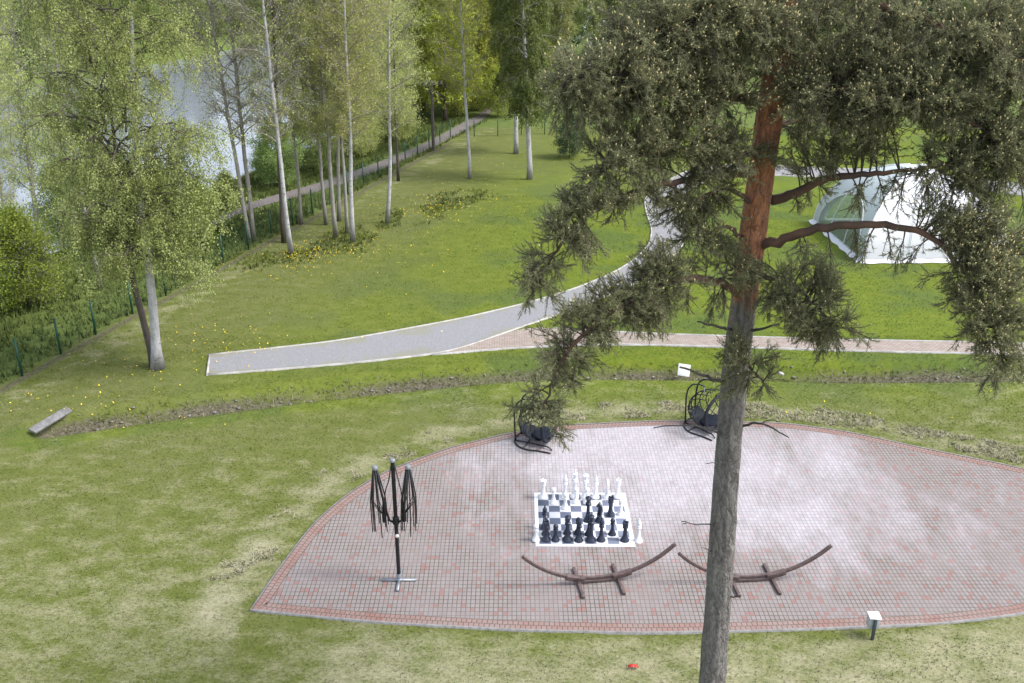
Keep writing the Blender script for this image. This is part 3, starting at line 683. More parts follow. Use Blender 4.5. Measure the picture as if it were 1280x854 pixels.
# woods beyond the far fence
WOOD = [(690, 82, 'c'), (708, 60, 'c'), (735, 92, 'b'), (765, 78, 'c'), (790, 88, 'g'), (815, 70, 'g'), (845, 90, 'g'), (880, 78, 'c'), (915, 92, 'g'), (950, 80, 'g'), (990, 92, 'g'), (1030, 80, 'c'), (1070, 92, 'g'), (1110, 78, 'g'), (1150, 92, 'c'), (1190, 80, 'g'), (1230, 95, 'g'), (1270, 82, 'g'), (1300, 96, 'g'),
        (640, 74, 'g'), (670, 100, 'g'), (610, 90, 'g'), (580, 80, 'g'), (545, 96, 'g'), (720, 40, 'g'), (760, 45, 'g'), (800, 42, 'c'), (860, 44, 'g'), (920, 40, 'c'), (980, 44, 'g'), (1050, 40, 'g'), (1120, 44, 'c'), (1200, 42, 'g'), (600, 46, 'c'), (650, 42, 'g'), (560, 52, 'g'), (700, 112, 'b'), (505, 80, 'g'), (470, 95, 'g'), (430, 90, 'g')]
for n, (px, py, k) in enumerate(WOOD):
    pr, mt, nm, lb = {'c': (PCO, ('dark_bark', 'pine_twig', 'conifer'), 'spruce_tree', 'dark spruce in the wood far beyond the lawn'), 'g': (PBU[n % 3], ('dark_bark', 'twig', 'green_leaf'), 'broadleaf_tree', 'green broadleaf tree in the wood far beyond the lawn'),
                      'b': (PBI, ('birch_bark', 'twig', 'birch_leaf'), 'birch_tree', 'pale birch at the edge of the wood far beyond the lawn')}[k]
    plant(nm, pr, mt, lb, 'tree', GG(px, py), None, random.uniform(.9, 1.2), n * 1.7, {'c': 'spruces in the far wood', 'g': 'broadleaf trees in the far wood', 'b': 'pale birches at the far wood edge'}[k])
# trees on the other bank
for n in range(96):
    e = 87 + (n % 3) * 12 + random.uniform(-3, 3); s = 40 + n * 2.6 + random.uniform(-3, 3); x, y = along(e, s)
    k = n % 5 == 1; h = n % 3 == 0
    plant('bank_tree', PCO if k else (PSH[n % 2] if h else PBU[n % 3]), ('dark_bark', 'pine_twig' if k else 'twig', 'conifer' if k else 'green_leaf'), 'dark conifer on the opposite river bank' if k else ('bush along the water on the opposite river bank' if h else 'green broadleaf tree on the opposite river bank'), 'tree', (x, y, float(height(x, y))), None, random.uniform(.8, 1.1) * (1.5 if h and not k else 1), n * 1.3,
          'conifers on the opposite bank' if k else ('bushes on the opposite bank' if h else 'broadleaf trees on the opposite bank'))

# ------------------------------------------------------------------ fence
def build_fence():
    t = thing('mesh_fence', 'green wire mesh fence with slim posts between lawn and river bank', 'fence', (F0.x, F0.y, 0))
    p0 = Vector((F0.x, F0.y, 0)); corner = G(563, 172); end = G(905, 160)
    a = G(28, 470); b_ = G(120, 418); st = (b_ - a) / 2
    k0 = -2; runs = []
    line1 = [a + st * k for k in (-2, -1, 0, 1, 2)]
    last = line1[-1]; n = int((corner - last).length / 2.5); line1 += [last + (corner - last) * (k / n) for k in range(1, n + 1)]
    n = int((end - corner).length / 2.0); line2 = [corner + (end - corner) * (k / n) for k in range(n + 1)]
    Hf = 1.55
    for L in (line1, line2[1:]):
        for p in L:
            q = p - p0; o = MB().box((0, 0, Hf / 2), (.07, .07, Hf)).box((0, 0, Hf + .012), (.07, .07, .02)).build('post', MT['green_metal'], t); o.location = q
    for L in (line1, line2):
        w = MB()
        for a, b_ in zip(L[:-1], L[1:]):
            a, b_ = a - p0, b_ - p0; off = (b_ - a).cross(Vector((0, 0, 1))).normalized() * .035
            for z in np.arange(.08, 1.5, .2): w.sticks([list(a + off + Vector((0, 0, z)))], [list(b_ + off + Vector((0, 0, z)))], .004, .004)
            m = int((b_ - a).length / .1)
            A = np.array([list(a + off + (b_ - a) * (k / m) + Vector((0, 0, .05))) for k in range(m)]); B = A + [0, 0, 1.45]; w.sticks(A, B, .0018, .0018)
        w.build('wire_mesh', MT['green_metal'], t)
build_fence()

# utility pole
P = GG(542, 188); zt = R(540, 100, P.y).z - P.z
t = thing('utility_pole', 'wooden utility pole with a crossarm beyond the fence', 'pole', P)
MB().tube([(0, 0, -.3), (0, 0, zt)], [.14, .10], 10).build('pole', MT['pole_wood'], t, True, 40)
MB().box((0, -.13, zt - .3), (1.7, .1, .12)).build('crossarm', MT['pole_wood'], t)
for x in (-.75, -.3, .3, .75): o = MB().lathe([(0, 0), (.05, 0), (.06, .05), (.04, .09), (.055, .13), (0, .16)], 8).build('insulator', MT['grey_metal'], t); o.location = (x, -.13, zt - .24)

# ------------------------------------------------------------------ pine
PY = 15.0
def pz(px, py, Y=PY): return R(px, py, Y)
base = pz(872, 1010); base = Vector((pz(890, 854).x, PY, 0)); 
pine = thing('pine_tree', 'tall pine in front of the patio with grey lower trunk and orange upper bark', 'tree', base)
tp = [(890, 854), (897, 760), (905, 640), (914, 520), (921, 450), (932, 360), (945, 260), (957, 180), (968, 105), (980, 20), (990, -80), (1000, -200), (1005, -330), (1008, -470)]
Tp = [Vector((0, 0, -.2)), Vector((0, 0, .6))] + [pz(*p) - base for p in tp]
Tp = smooth_line(Tp, 110, 2); zt = Tp[:, 2]
rad = np.interp(zt, [-.2, .2, 1., 2., 6., 10., 13.5, 16, 20.5], [.40, .34, .275, .255, .225, .215, .200, .14, .04])
rb = np.random.default_rng(3); ph = rb.uniform(0, 6.28, 9)
KN = [(1.6, 4.2), (2.5, 5.4), (3.4, 4.6), (4.3, 3.6), (4.9, 5.2), (5.7, 4.1), (6.6, 5.6), (7.4, 3.9), (8.3, 4.8), (9.4, 5.3), (10.2, 4.0), (11.4, 4.7)]
def barkn(i, a):
    z = i * .19
    kn = sum(.11 * math.exp(-((z - kz) / .13) ** 2) * np.exp(-(np.angle(np.exp(1j * (a - ka))) / .45) ** 2) for kz, ka in KN)
    return 1 + kn + .035 * np.sin(a * 7 + ph[0] + 1.3 * math.sin(z * .9)) + .03 * np.sin(a * 13 + z * 2.1 + ph[1]) + .03 * np.sin(a * 3 + z * .8 + ph[2]) + .02 * np.sin(a * 19 - z * 5 + ph[3])
MB().tube(Tp, rad, 40, noise=barkn).build('trunk', MT['pine_bark'], pine, True)
def tr_at(px, py): return pz(px, py)
# limbs traced as polylines: (px, py, Y) ...
LIMBS = [
    ('boughs', [(955, 128, 15), (905, 120, 14.7), (865, 128, 14.4), (815, 112, 14.0), (760, 100, 13.7), (715, 95, 13.5)], .075),
    ('boughs', [(950, 190, 15), (900, 196, 14.6), (838, 184, 14.1), (790, 198, 13.8), (755, 214, 13.6)], .06),
    ('boughs', [(946, 215, 15.1), (880, 222, 14.4), (826, 231, 13.9), (780, 245, 13.7), (740, 265, 13.5), (705, 298, 13.4), (682, 335, 13.35), (668, 365, 13.3)], .07),
    ('boughs', [(945, 258, 15), (912, 236, 14.6), (880, 244, 14.3), (855, 262, 14.1)], .05),
    ('boughs', [(930, 300, 15), (908, 282, 14.7), (885, 290, 14.5), (868, 300, 14.4)], .045),
    ('boughs', [(925, 368, 14.9), (900, 352, 14.5), (868, 347, 14.1), (825, 355, 13.8), (775, 383, 13.5), (735, 410, 13.35), (705, 445, 13.3), (685, 490, 13.25), (678, 525, 13.2)], .075),
    ('boughs', [(965, 250, 15), (990, 244, 14.8), (1035, 222, 14.4), (1080, 218, 14.1), (1130, 214, 13.9), (1190, 205, 13.7)], .085),
    ('boughs', [(945, 310, 15), (985, 296, 14.6), (1040, 283, 14.2), (1100, 281, 13.9), (1150, 287, 13.7), (1185, 315, 13.5), (1215, 350, 13.4), (1240, 400, 13.35), (1252, 450, 13.3)], .085),
    ('boughs', [(978, 90, 15), (1010, 72, 15.3), (1060, 50, 15.6), (1120, 45, 15.9), (1180, 55, 16.1)], .08),
    ('boughs', [(972, 130, 15), (1020, 115, 14.6), (1080, 110, 14.2), (1140, 120, 13.9), (1200, 140, 13.7), (1250, 180, 13.6)], .08),
    ('boughs', [(985, 10, 15), (1060, -10, 14.6), (1140, 20, 14.2), (1215, 48, 13.9), (1262, 70, 13.7), (1310, 90, 13.6)], .075),
    ('boughs', [(980, 30, 15), (920, 20, 14.6), (860, 30, 14.3), (800, 50, 14.0)], .07),
    ('boughs', [(940, 340, 15), (970, 350, 14.6), (1000, 365, 14.3), (1030, 390, 14.1), (1050, 410, 14.0)], .05),
    ('boughs', [(920, 440, 15), (935, 455, 14.6), (955, 480, 14.4)], .03),
    ('boughs', [(935, 340, 15), (915, 335, 14.5), (900, 350, 14.2)], .03),
    ('boughs', [(990, -60, 15), (900, -90, 14.5), (800, -60, 14.2)], .07), ('boughs', [(992, -90, 15), (1100, -130, 14.6), (1220, -100, 14.3)], .07),
    ('boughs', [(985, 0, 15), (980, -10, 16.2), (960, 10, 17.6)], .07), ('boughs', [(960, 160, 15), (1000, 150, 16.5), (1060, 160, 17.8)], .07),
    ('boughs', [(1003, -220, 15), (1080, -260, 15.6), (1150, -260, 16)], .06), ('boughs', [(1002, -200, 15), (920, -250, 14.6), (850, -240, 14.3)], .06),
]
limb_pts = []; bo = MB()
for nm, pl, r in LIMBS:
    Q = smooth_line([pz(*p) - base for p in pl], 10 + 3 * len(pl), 1)
    Q[1:-1] += rb.normal(0, .013, (len(Q) - 2, 3))
    bo.tube(Q, np.linspace(r, .012, len(Q)), 8, noise=lambda i, a: 1 + .08 * np.sin(a * 3 + i)); limb_pts.append(Q)
bo.build('boughs', simple('pine_bough_bark', (.06, .046, .040), (.21, .115, .078), 2.2, .9, 0, .4), pine, True)
LPTS = np.vstack([q[int(len(q) * .12):] for q in limb_pts])
BLOBS = [  # px, py, Y, rx, ry, rY, density, bud share
    (760, 105, 13.9, 75, 62, .8, 1.0, .6), (724, 118, 13.6, 28, 50, .5, .6, .3), (830, 75, 14.2, 80, 62, .9, 1.0, .9), (815, 140, 14.0, 80, 45, .8, .9, .7), (900, 40, 14.4, 80, 55, .9, 1.0, .9), (880, 105, 14.3, 70, 45, .8, .8, .8), (776, 184, 13.6, 36, 30, .6, .7, .4),
    (960, 30, 14.2, 60, 45, .7, .7, .9), (1040, 60, 14.6, 80, 62, 1., 1.05, 1.), (1060, 125, 14.2, 80, 50, .8, 1.0, 1.), (1130, 70, 14.4, 80, 70, 1., 1.05, .8), (1130, 135, 13.9, 75, 44, .8, 1.0, .8), (1210, 110, 13.9, 70, 80, .9, 1.05, .7), (1250, 40, 14.0, 60, 60, .9, .9, .6),
    (1245, 190, 13.7, 50, 70, .7, 1.0, .6), (1192, 205, 13.8, 46, 30, .6, .8, .8), (1208, 265, 13.6, 46, 45, .6, 1.05, .9), (1235, 300, 13.5, 45, 50, .5, 1.1, .9), (1225, 350, 13.4, 42, 50, .5, 1.1, 1.), (1238, 405, 13.35, 38, 50, .45, 1.1, .8), (1252, 450, 13.3, 20, 24, .3, .9, .5),
    (780, 225, 13.8, 60, 32, .6, .75, .3), (748, 246, 13.5, 42, 26, .5, .9, .3), (712, 285, 13.4, 34, 34, .4, .8, .2), (728, 305, 13.4, 24, 18, .3, .9, .2), (676, 338, 13.3, 20, 32, .3, 1.1, .1), (664, 362, 13.3, 10, 12, .2, 1., .1),
    (880, 190, 14.3, 75, 30, .7, .9, .5), (870, 235, 14.2, 45, 30, .6, 1.0, .4), (875, 280, 14.3, 45, 34, .5, 1.0, .4), (905, 160, 14.3, 34, 26, .5, .55, .4), (890, 320, 14.4, 28, 16, .4, .7, .3),
    (815, 320, 13.8, 34, 26, .4, .9, .1), (830, 360, 13.8, 36, 34, .5, 1.0, .1), (780, 375, 13.6, 44, 36, .5, 1.1, .1), (735, 410, 13.4, 42, 30, .45, 1.1, .1), (815, 400, 13.7, 30, 24, .4, .7, .1), (706, 445, 13.3, 26, 28, .35, 1.0, .1), (694, 470, 13.3, 16, 18, .25, .8, .1), (680, 512, 13.2, 21, 24, .3, 1.05, .1), (690, 515, 13.2, 14, 14, .2, .7, .1),
    (910, 335, 14.3, 24, 20, .35, .5, .2), (952, 345, 14.3, 26, 24, .35, .55, .3), (1000, 350, 14.3, 55, 36, .5, 1.0, .3), (1030, 400, 14.1, 44, 34, .45, 1.05, .3), (1000, 410, 14.1, 26, 24, .35, .8, .3), (958, 390, 14.4, 18, 20, .3, .5, .2), (898, 392, 14.4, 18, 18, .3, .6, .2),
    (925, 438, 14.4, 32, 24, .35, .62, .3), (950, 465, 14.4, 22, 24, .3, .7, .3), (912, 480, 14.5, 14, 18, .25, .5, .2), (1023, 435, 14.0, 12, 14, .2, .7, .2),
    (1010, 190, 14.6, 50, 26, .6, .8, .4), (1065, 172, 14.4, 40, 22, .6, .7, .6), (1090, 235, 14.0, 34, 14, .4, .45, .3), (1005, 250, 14.6, 24, 14, .4, .35, .2), (1100, 305, 13.8, 50, 14, .4, .12, .3), (1150, 240, 13.7, 26, 20, .4, .35, .7), (1085, 320, 13.9, 40, 12, .3, .2, .2),
    (960, -60, 14.6, 200, 60, 1.6, .5, .5), (1140, -80, 14.6, 160, 70, 1.6, .5, .5), (1000, -200, 15., 170, 70, 1.6, .45, .5), (1000, -340, 15., 120, 90, 1.4, .45, .5), (1010, -450, 15., 60, 70, .8, .5, .5), (980, 20, 17.2, 150, 70, .9, .5, .5), (1060, 120, 17.3, 130, 60, .9, .5, .5), (830, 0, 14.4, 90, 40, 1, .6, .6), (1320, 120, 13.8, 40, 120, .8, .8, .6), (1310, 300, 13.6, 30, 60, .5, .6, .5),
]
tw = MB(); NA, NB, NTn = [], [], []; BUD = []; bs = np.random.default_rng(21)
for (px, py, Y, rx, ry, rY, dn, bd) in BLOBS:
    c = np.array(pz(px, py, Y) - base); m = (Y * CP + 3) / F_PX; ax3 = np.array([rx * m, rY, ry * m])
    area_ = rx * ry; nb = max(3, int(dn * area_ ** .9 / 22)); nb = max(3, nb // 3) if py < -30 else nb
    for q in range(nb):
        u = bs.normal(0, 1, 3); u = u / np.linalg.norm(u) * bs.uniform(.05, 1) ** .42
        E = c + u * ax3; d2 = ((LPTS - E) ** 2).sum(1); S = LPTS[np.argmin(d2 + bs.uniform(0, .10, len(d2)))]
        vec = E - S; L = np.linalg.norm(vec) + 1e-6
        if L > 1.5: S = E - vec / L * 1.2 + bs.normal(0, .08, 3); vec = E - S; L = np.linalg.norm(vec)
        if L < .35:
            vec = vec / L * .35 + bs.normal(0, .12, 3); E = S + vec; L = np.linalg.norm(vec)
        mid = (S + E) / 2 + np.array([0, 0, .18 * L]) + bs.normal(0, .07 * L, 3)
        ss = np.linspace(0, 1, 9)[:, None]; C = S * (1 - ss) ** 2 + 2 * ss * (1 - ss) * mid + ss ** 2 * E
        tw.sticks(C[:-1], C[1:], np.linspace(.016, .006, 8), np.linspace(.014, .005, 8))
        lit = bs.uniform(0, 1)
        for s_ in range(14):
            f = bs.uniform(.28, 1) if s_ else 1.0; k_ = min(7, int(f * 8)); s0 = C[k_] + (C[k_ + 1] - C[k_]) * (f * 8 - k_)
            d = vec / L * .75 + bs.normal(0, .5, 3) + np.array([0, 0, -.12]); d /= np.linalg.norm(d); l = bs.uniform(.16, .36) * (1.15 - .4 * f)
            m0 = s0 + d * l * .55 + np.array([0, 0, -.03]); e0 = s0 + d * l + np.array([0, 0, bs.uniform(-.05, .03)])
            tw.sticks([s0, m0], [m0, e0], [.005, .004], [.004, .003])
            nn = int(92 * l + 9); t_ = bs.uniform(.05, 1, (nn, 1)); A = np.where(t_ < .55, s0 + (m0 - s0) * t_ / .55, m0 + (e0 - m0) * (t_ - .55) / .45)
            dirn = d * .85 + bs.normal(0, .55, (nn, 3)); dirn /= np.linalg.norm(dirn, axis=1, keepdims=True)
            tone = .12 + .45 * lit + .3 * bs.uniform(0, 1) + .15 * np.clip(u[2], -1, 1)  # light painted into the tone: lit clumps and tops paler, undersides darker
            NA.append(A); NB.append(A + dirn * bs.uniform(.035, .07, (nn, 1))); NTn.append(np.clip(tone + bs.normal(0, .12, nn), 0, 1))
            if bs.uniform() < bd * (.25 + .65 * lit): BUD.append((e0, d * .6 + np.array([0, 0, .6]), bs.uniform(.022, .042)))
A = np.vstack(NA); B = np.vstack(NB); n = len(A); dv = B - A
w = np.cross(dv, bs.normal(0, 1, (n, 3))); w /= np.linalg.norm(w, axis=1, keepdims=True) + 1e-9; w *= .0038
V = np.stack([A - w, A + w, B + w * .4, B - w * .4], 1).reshape(-1, 3)
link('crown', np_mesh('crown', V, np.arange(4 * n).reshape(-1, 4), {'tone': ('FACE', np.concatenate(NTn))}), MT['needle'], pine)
tw.build('twigs', MT['pine_twig'], pine)
e0 = np.array([b[0] for b in BUD]); d = np.array([b[1] for b in BUD]); l = np.array([b[2] for b in BUD])[:, None]; n = len(e0)
u = np.cross(d, [.3, .5, .8]); u /= np.linalg.norm(u, axis=1, keepdims=True); w = np.cross(d, u); r = .011
V = np.stack([e0, e0 + d * l * .5 + u * r, e0 + d * l * .5 + w * r, e0 + d * l * .5 - u * r, e0 + d * l * .5 - w * r, e0 + d * l * 1.3], 1).reshape(-1, 3)
b_ = np.arange(n)[:, None] * 6; F = np.concatenate([b_ + np.array([f]) for f in ([0, 2, 1], [0, 3, 2], [0, 4, 3], [0, 1, 4], [5, 1, 2], [5, 2, 3], [5, 3, 4], [5, 4, 1])])
link('male_cones', np_mesh('male_cones', V, F, {'tone': ('FACE', np.tile(bs.uniform(0, 1, n), 8))}), MT['bud'], pine)
# dead snags on the bare trunk
for pl, r in (([(908, 478, 15), (890, 474, 14.7), (872, 466, 14.4), (850, 459, 14.2)], .035), ([(905, 545, 15), (880, 533, 14.6), (852, 531, 14.3), (817, 535, 14.1)], .02), ([(926, 534, 15), (945, 528, 14.7), (962, 533, 14.5), (986, 547, 14.3)], .026), ([(950, 529, 14.7), (965, 525, 14.6), (976, 527, 14.5)], .012),
              ([(896, 658, 15), (880, 655, 14.7), (866, 656, 14.6), (852, 652, 14.5)], .018), ([(858, 654, 14.55), (853, 655, 14.5)], .01), ([(893, 690, 15), (884, 687, 14.8), (877, 685, 14.7)], .011), ([(906, 747, 15), (920, 746, 14.7), (926, 744, 14.6)], .02), ([(918, 579, 14.9), (898, 578, 14.6), (882, 580, 14.5)], .013),
              ([(935, 415, 14.9), (955, 410, 14.6), (974, 405, 14.5)], .03), ([(915, 412, 14.9), (895, 408, 14.6), (872, 402, 14.4)], .03)):
    Q = smooth_line([pz(*p) - base for p in pl], 12, 1); Q[1:-1] += rb.normal(0, .008, (10, 3))
    MB().tube(Q, np.linspace(r, r * .45, 12), 7).build('dead_branch', MT['dead_wood'], pine, True)

# ------------------------------------------------------------------ dome tent
def tent():
    nl, nr = G(1076, 327), G(1003, 277)
    s = 7.7; ux = Vector((1, 0, 0)); cx = nl.x + s / 2 - .15; cy = nl.y + s / 2
    t = thing('dome_tent', 'white dome event tent with arched clear window in its left side', 'tent', (cx, cy, 0))
    t.rotation_euler = (0, 0, math.radians(2))
    Hh, a = 4.25, s / 2
    def w(h): return a * max(.0, (1 - (h / Hh) ** 2.15)) ** .62
    def rot(v, k):
        x, y, z = v
        for _ in range(k): x, y = -y, x
        return x, y, z
    whiteT = NT('tent_fabric'); n = whiteT.noise(whiteT.obj(), 1.2, 4)
    p = whiteT.n('BsdfPrincipled', ins={'Base Color': whiteT.mix(n, (.80, .80, .83), (.74, .75, .79)), 'Roughness': .55, 'Normal': whiteT.bump(n, .25, .08)})
    tr = whiteT.n('BsdfTranslucent', ins={'Color': (.7, .72, .75, 1)}); mx = whiteT.n('MixShader', ins={0: .22, 1: p.outputs[0], 2: tr.outputs[0]}); whiteT.t.links.new(mx.outputs[0], whiteT.out.inputs[0])
    grey = NT('tent_shade_grey'); grey.bsdf((.62, .69, .69), .6)  # shade of the left wall put into its colour; seams share it
    clear = NT('tent_window'); g = clear.n('BsdfPrincipled', ins={'Base Color': (.55, .66, .62, 1), 'Roughness': .15}); tp_ = clear.n('BsdfTransparent', ins={'Color': (.80, .88, .84, 1)}); mx = clear.n('MixShader', ins={0: .72, 1: g.outputs[0], 2: tp_.outputs[0]}); clear.t.links.new(mx.outputs[0], clear.out.inputs[0])
    hs = np.linspace(0, 1, 33) ** .9 * Hh; m = 45
    def side(k, window):
        V = []; F = []; Wn = []
        for i, h in enumerate(hs):
            ww = w(h)
            for jx in range(m):
                u = -1 + 2 * jx / (m - 1); sag = -.10 * (1 - u * u) * math.sin(math.pi * min(1, h / Hh))
                V.append(rot((u * ww, -ww - sag * .6, h), k))
        for i in range(len(hs) - 1):
            for jx in range(m - 1):
                u = -1 + 2 * (jx + .5) / (m - 1); h = (hs[i] + hs[i + 1]) / 2
                q = [i * m + jx, i * m + jx + 1, (i + 1) * m + jx + 1, (i + 1) * m + jx]
                x = u * w(h)
                (Wn if window and h > .12 and (x / 3.2) ** 2 + (h / 2.55) ** 2 < 1 else F).append(q)
        me = np_mesh('side', V, F, None, True); return me, V, Wn
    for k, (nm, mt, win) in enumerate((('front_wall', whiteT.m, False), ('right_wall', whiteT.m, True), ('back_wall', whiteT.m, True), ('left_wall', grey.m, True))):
        me, V, Wn = side(k, win); o = link(nm, me, mt, t)
        so = o.modifiers.new('thickness', 'SOLIDIFY'); so.thickness = .03; so.offset = -1
        if win:
            # arched frame and mullions
            pane = link('window', np_mesh('window', V, Wn, None, True), clear.m, o)
            def on(x, h): ww = w(h); u = max(-1, min(1, x / max(ww, .01))); return Vector(rot((x, -ww - .03 + .06 * (1 - u * u) * math.sin(math.pi * h / Hh), h), k))
            fr = MB(); arc = [on(3.2 * math.cos(q), max(.02, 2.55 * math.sin(q))) for q in np.linspace(0, math.pi, 30)]
            fr.tube(arc, .045, 6)
            for x in (-1.15, 1.15): fr.tube([on(x, h) for h in np.linspace(.02, 2.55 * math.sqrt(1 - (x / 3.2) ** 2), 12)], .03, 5)
            fr.build('window_frame', whiteT.m, o, True)
    for u in (-.36, .36): MB().tube([(u * w(h), -w(h) - .012, h) for h in np.linspace(.02, Hh * .97, 24)], .018, 5).build('seam', grey.m, t, True)
    # corner ribs and ground valance
    for k in range(4):
        MB().tube([rot((w(h), -w(h), h), k) for h in np.linspace(0, Hh * .995, 26)], .06, 8).build('corner_rib', whiteT.m, t, True)
        v = MB(); pts = [rot((x, -a - .02, 0), k) for x in np.linspace(-a, a, 40)]; out = [rot((x, -a - .30 - .05 * math.sin(x * 5), 0), k) for x in np.linspace(-a - .2, a + .2, 40)]
        n = 40; V = [(p[0], p[1], .16 + .02 * math.sin(i * 1.3)) for i, p in enumerate(pts)] + [(p[0], p[1], .03) for p in out]
        me = np_mesh('valance', V, [[i, i + 1, n + i + 1, n + i] for i in range(n - 1)], None, True); link('valance', me, whiteT.m, t)
tent()

# ------------------------------------------------------------------ chess
BL0, BR0, TL0, TR0 = G(670, 684.6), G(794.7, 684.6), G(667, 617.3), G(781, 618)
bc = (BL0 + BR0 + TL0 + TR0) / 4; bx = ((BR0 - BL0) + (TR0 - TL0)).normalized(); BS = ((BR0 - BL0).length + (TR0 - TL0).length) / 4; BD = ((TL0 - BL0).length + (TR0 - BR0).length) / 4
ang = math.atan2(bx.y, bx.x)
board = thing('chessboard', 'giant white and grey chequered chessboard mat lying on the patio', 'chessboard', (bc.x, bc.y, .026)); board.rotation_euler = (0, 0, ang)
bevel(MB().box((0, 0, .010), (2 * BS, 2 * BD, .02)).build('border', MT['white_plastic'], board))
def check_mat(nx_, ny_):
    t = NT('chequers'); c = t.n('TexChecker', ins={'Vector': t.mapv(t.obj(), (1 / nx_, 1 / ny_, 1)), 'Scale': 1.})
    n = t.noise(t.obj(), 4., 4)
    c.inputs['Color1'].default_value = (.72, .72, .75, 1); c.inputs['Color2'].default_value = (.125, .145, .21, 1)
    t.bsdf(t.mix(t.ramp(n, .4, .7, 0, .25), (1, 1, 1), (.6, .6, .6)), .6); b = [x for x in t.t.nodes if x.type == 'BSDF_PRINCIPLED'][0]
    mm = t.mix(1., (1, 1, 1), (1, 1, 1), 'MULTIPLY'); node = mm.node
    t.t.links.new(c.outputs[0], node.inputs[6]); t.t.links.new(t.mix(t.ramp(n, .4, .7, 0, .5), (1, 1, 1), (.75, .75, .77)), node.inputs[7]); t.t.links.new(mm, b.inputs['Base Color']); return t.m
sqx, sqy = (2 * BS - .22) / 8, (2 * BD - .20) / 8
o = MB().box((4 * sqx, 4 * sqy, .003), (8 * sqx, 8 * sqy, .006)).build('squares', check_mat(sqx, sqy), board); o.location = (-4 * sqx, -4 * sqy, .0205)
S = .96
PROF = {
    'pawn': [(.115, 0), (.115, .03), (.10, .05), (.088, .09), (.06, .13), (.045, .22), (.042, .34), (.07, .355), (.07, .37), (.04, .385), (.062, .42), (.074, .46), (.062, .51), (.03, .54), (0, .548)],
    'rook': [(.125, 0), (.125, .035), (.11, .055), (.095, .10), (.07, .14), (.058, .25), (.055, .42), (.085, .445), (.085, .465), (.07, .48), (.085, .52), (.085, .60), (.06, .60), (.058, .575), (0, .575)],
    'bishop': [(.125, 0), (.125, .035), (.11, .055), (.095, .10), (.065, .15), (.048, .28), (.043, .44), (.078, .46), (.078, .475), (.045, .49), (.075, .53), (.045, .545), (.062, .58), (.066, .62), (.045, .68), (.018, .72), (.026, .745), (.018, .77), (0, .778)],
    'queen': [(.135, 0), (.135, .04), (.12, .06), (.10, .11), (.07, .17), (.05, .32), (.046, .52), (.085, .545), (.085, .56), (.05, .575), (.08, .61), (.05, .63), (.055, .68), (.09, .78), (.075, .79), (.045, .80), (.03, .815), (.03, .845), (0, .86)],
    'king': [(.14, 0), (.14, .04), (.125, .06), (.105, .11), (.072, .17), (.053, .33), (.048, .55), (.088, .575), (.088, .59), (.052, .605), (.082, .64), (.052, .66), (.058, .72), (.085, .83), (.06, .845), (.03, .86), (.0, .868)],
}
PM = {}
def piece_meshes():
    for k, pr in PROF.items():
        b = MB().lathe([(r, z) for r, z in pr], 20)
        me = b.mesh(k, True); me.set_sharp_from_angle(angle=math.radians(50)); PM[k] = [('body', me)]
    PM['king'].append(('cross', MB().box((0, 0, .915), (.028, .022, .11)).box((0, 0, .925), (.082, .0212, .03)).mesh('cross')))
    cr = MB()
    for k in range(8):
        a = k * math.pi / 4; cr.lathe([(.0, .775), (.016, .775), (.011, .80), (0, .815)], 6); cr.V[-1] = cr.V[-1] + np.array([math.cos(a) * .074, math.sin(a) * .074, 0])
    PM['queen'].append(('crown_points', cr.mesh('crown_points')))
    bt = MB()
    for k in range(4):
        a = k * math.pi / 2 + .4; bt.box((math.cos(a) * .07, math.sin(a) * .07, .615), (.03, .05, .04), Matrix.Rotation(a, 3, 'Z'))
    PM['rook'].append(('battlement', bt.mesh('battlement')))
    kb = MB().lathe([(.125, 0), (.125, .035), (.11, .055), (.095, .10), (.075, .14), (.068, .20), (.08, .225), (.08, .24), (0, .25)], 20); me = kb.mesh('knight', True); me.set_sharp_from_angle(angle=math.radians(50))
    out = [(-.075, .24), (.06, .24), (.065, .32), (.05, .40), (.03, .44), (.075, .43), (.115, .44), (.13, .47), (.115, .51), (.07, .56), (.05, .60), (.02, .655), (.0, .62), (-.045, .59), (-.085, .52), (-.10, .43), (-.095, .34)]
    bm = bmesh.new(); A_ = [bm.verts.new((x, -.034, z)) for x, z in out]; B_ = [bm.verts.new((x, .034, z)) for x, z in out]
    bm.faces.new(A_); bm.faces.new(B_[::-1])
    for i in range(len(out)): j = (i + 1) % len(out); bm.faces.new((A_[i], B_[i], B_[j], A_[j]))
    bmesh.ops.recalc_face_normals(bm, faces=bm.faces); bmesh.ops.bevel(bm, geom=list(bm.edges), offset=.012, segments=2, affect='EDGES', profile=.5)
    hm = bpy.data.meshes.new('horse_head'); bm.to_mesh(hm); bm.free()
    for p in hm.polygons: p.use_smooth = True
    PM['knight'] = [('body', me), ('horse_head', hm)]
piece_meshes()
MATED = {}
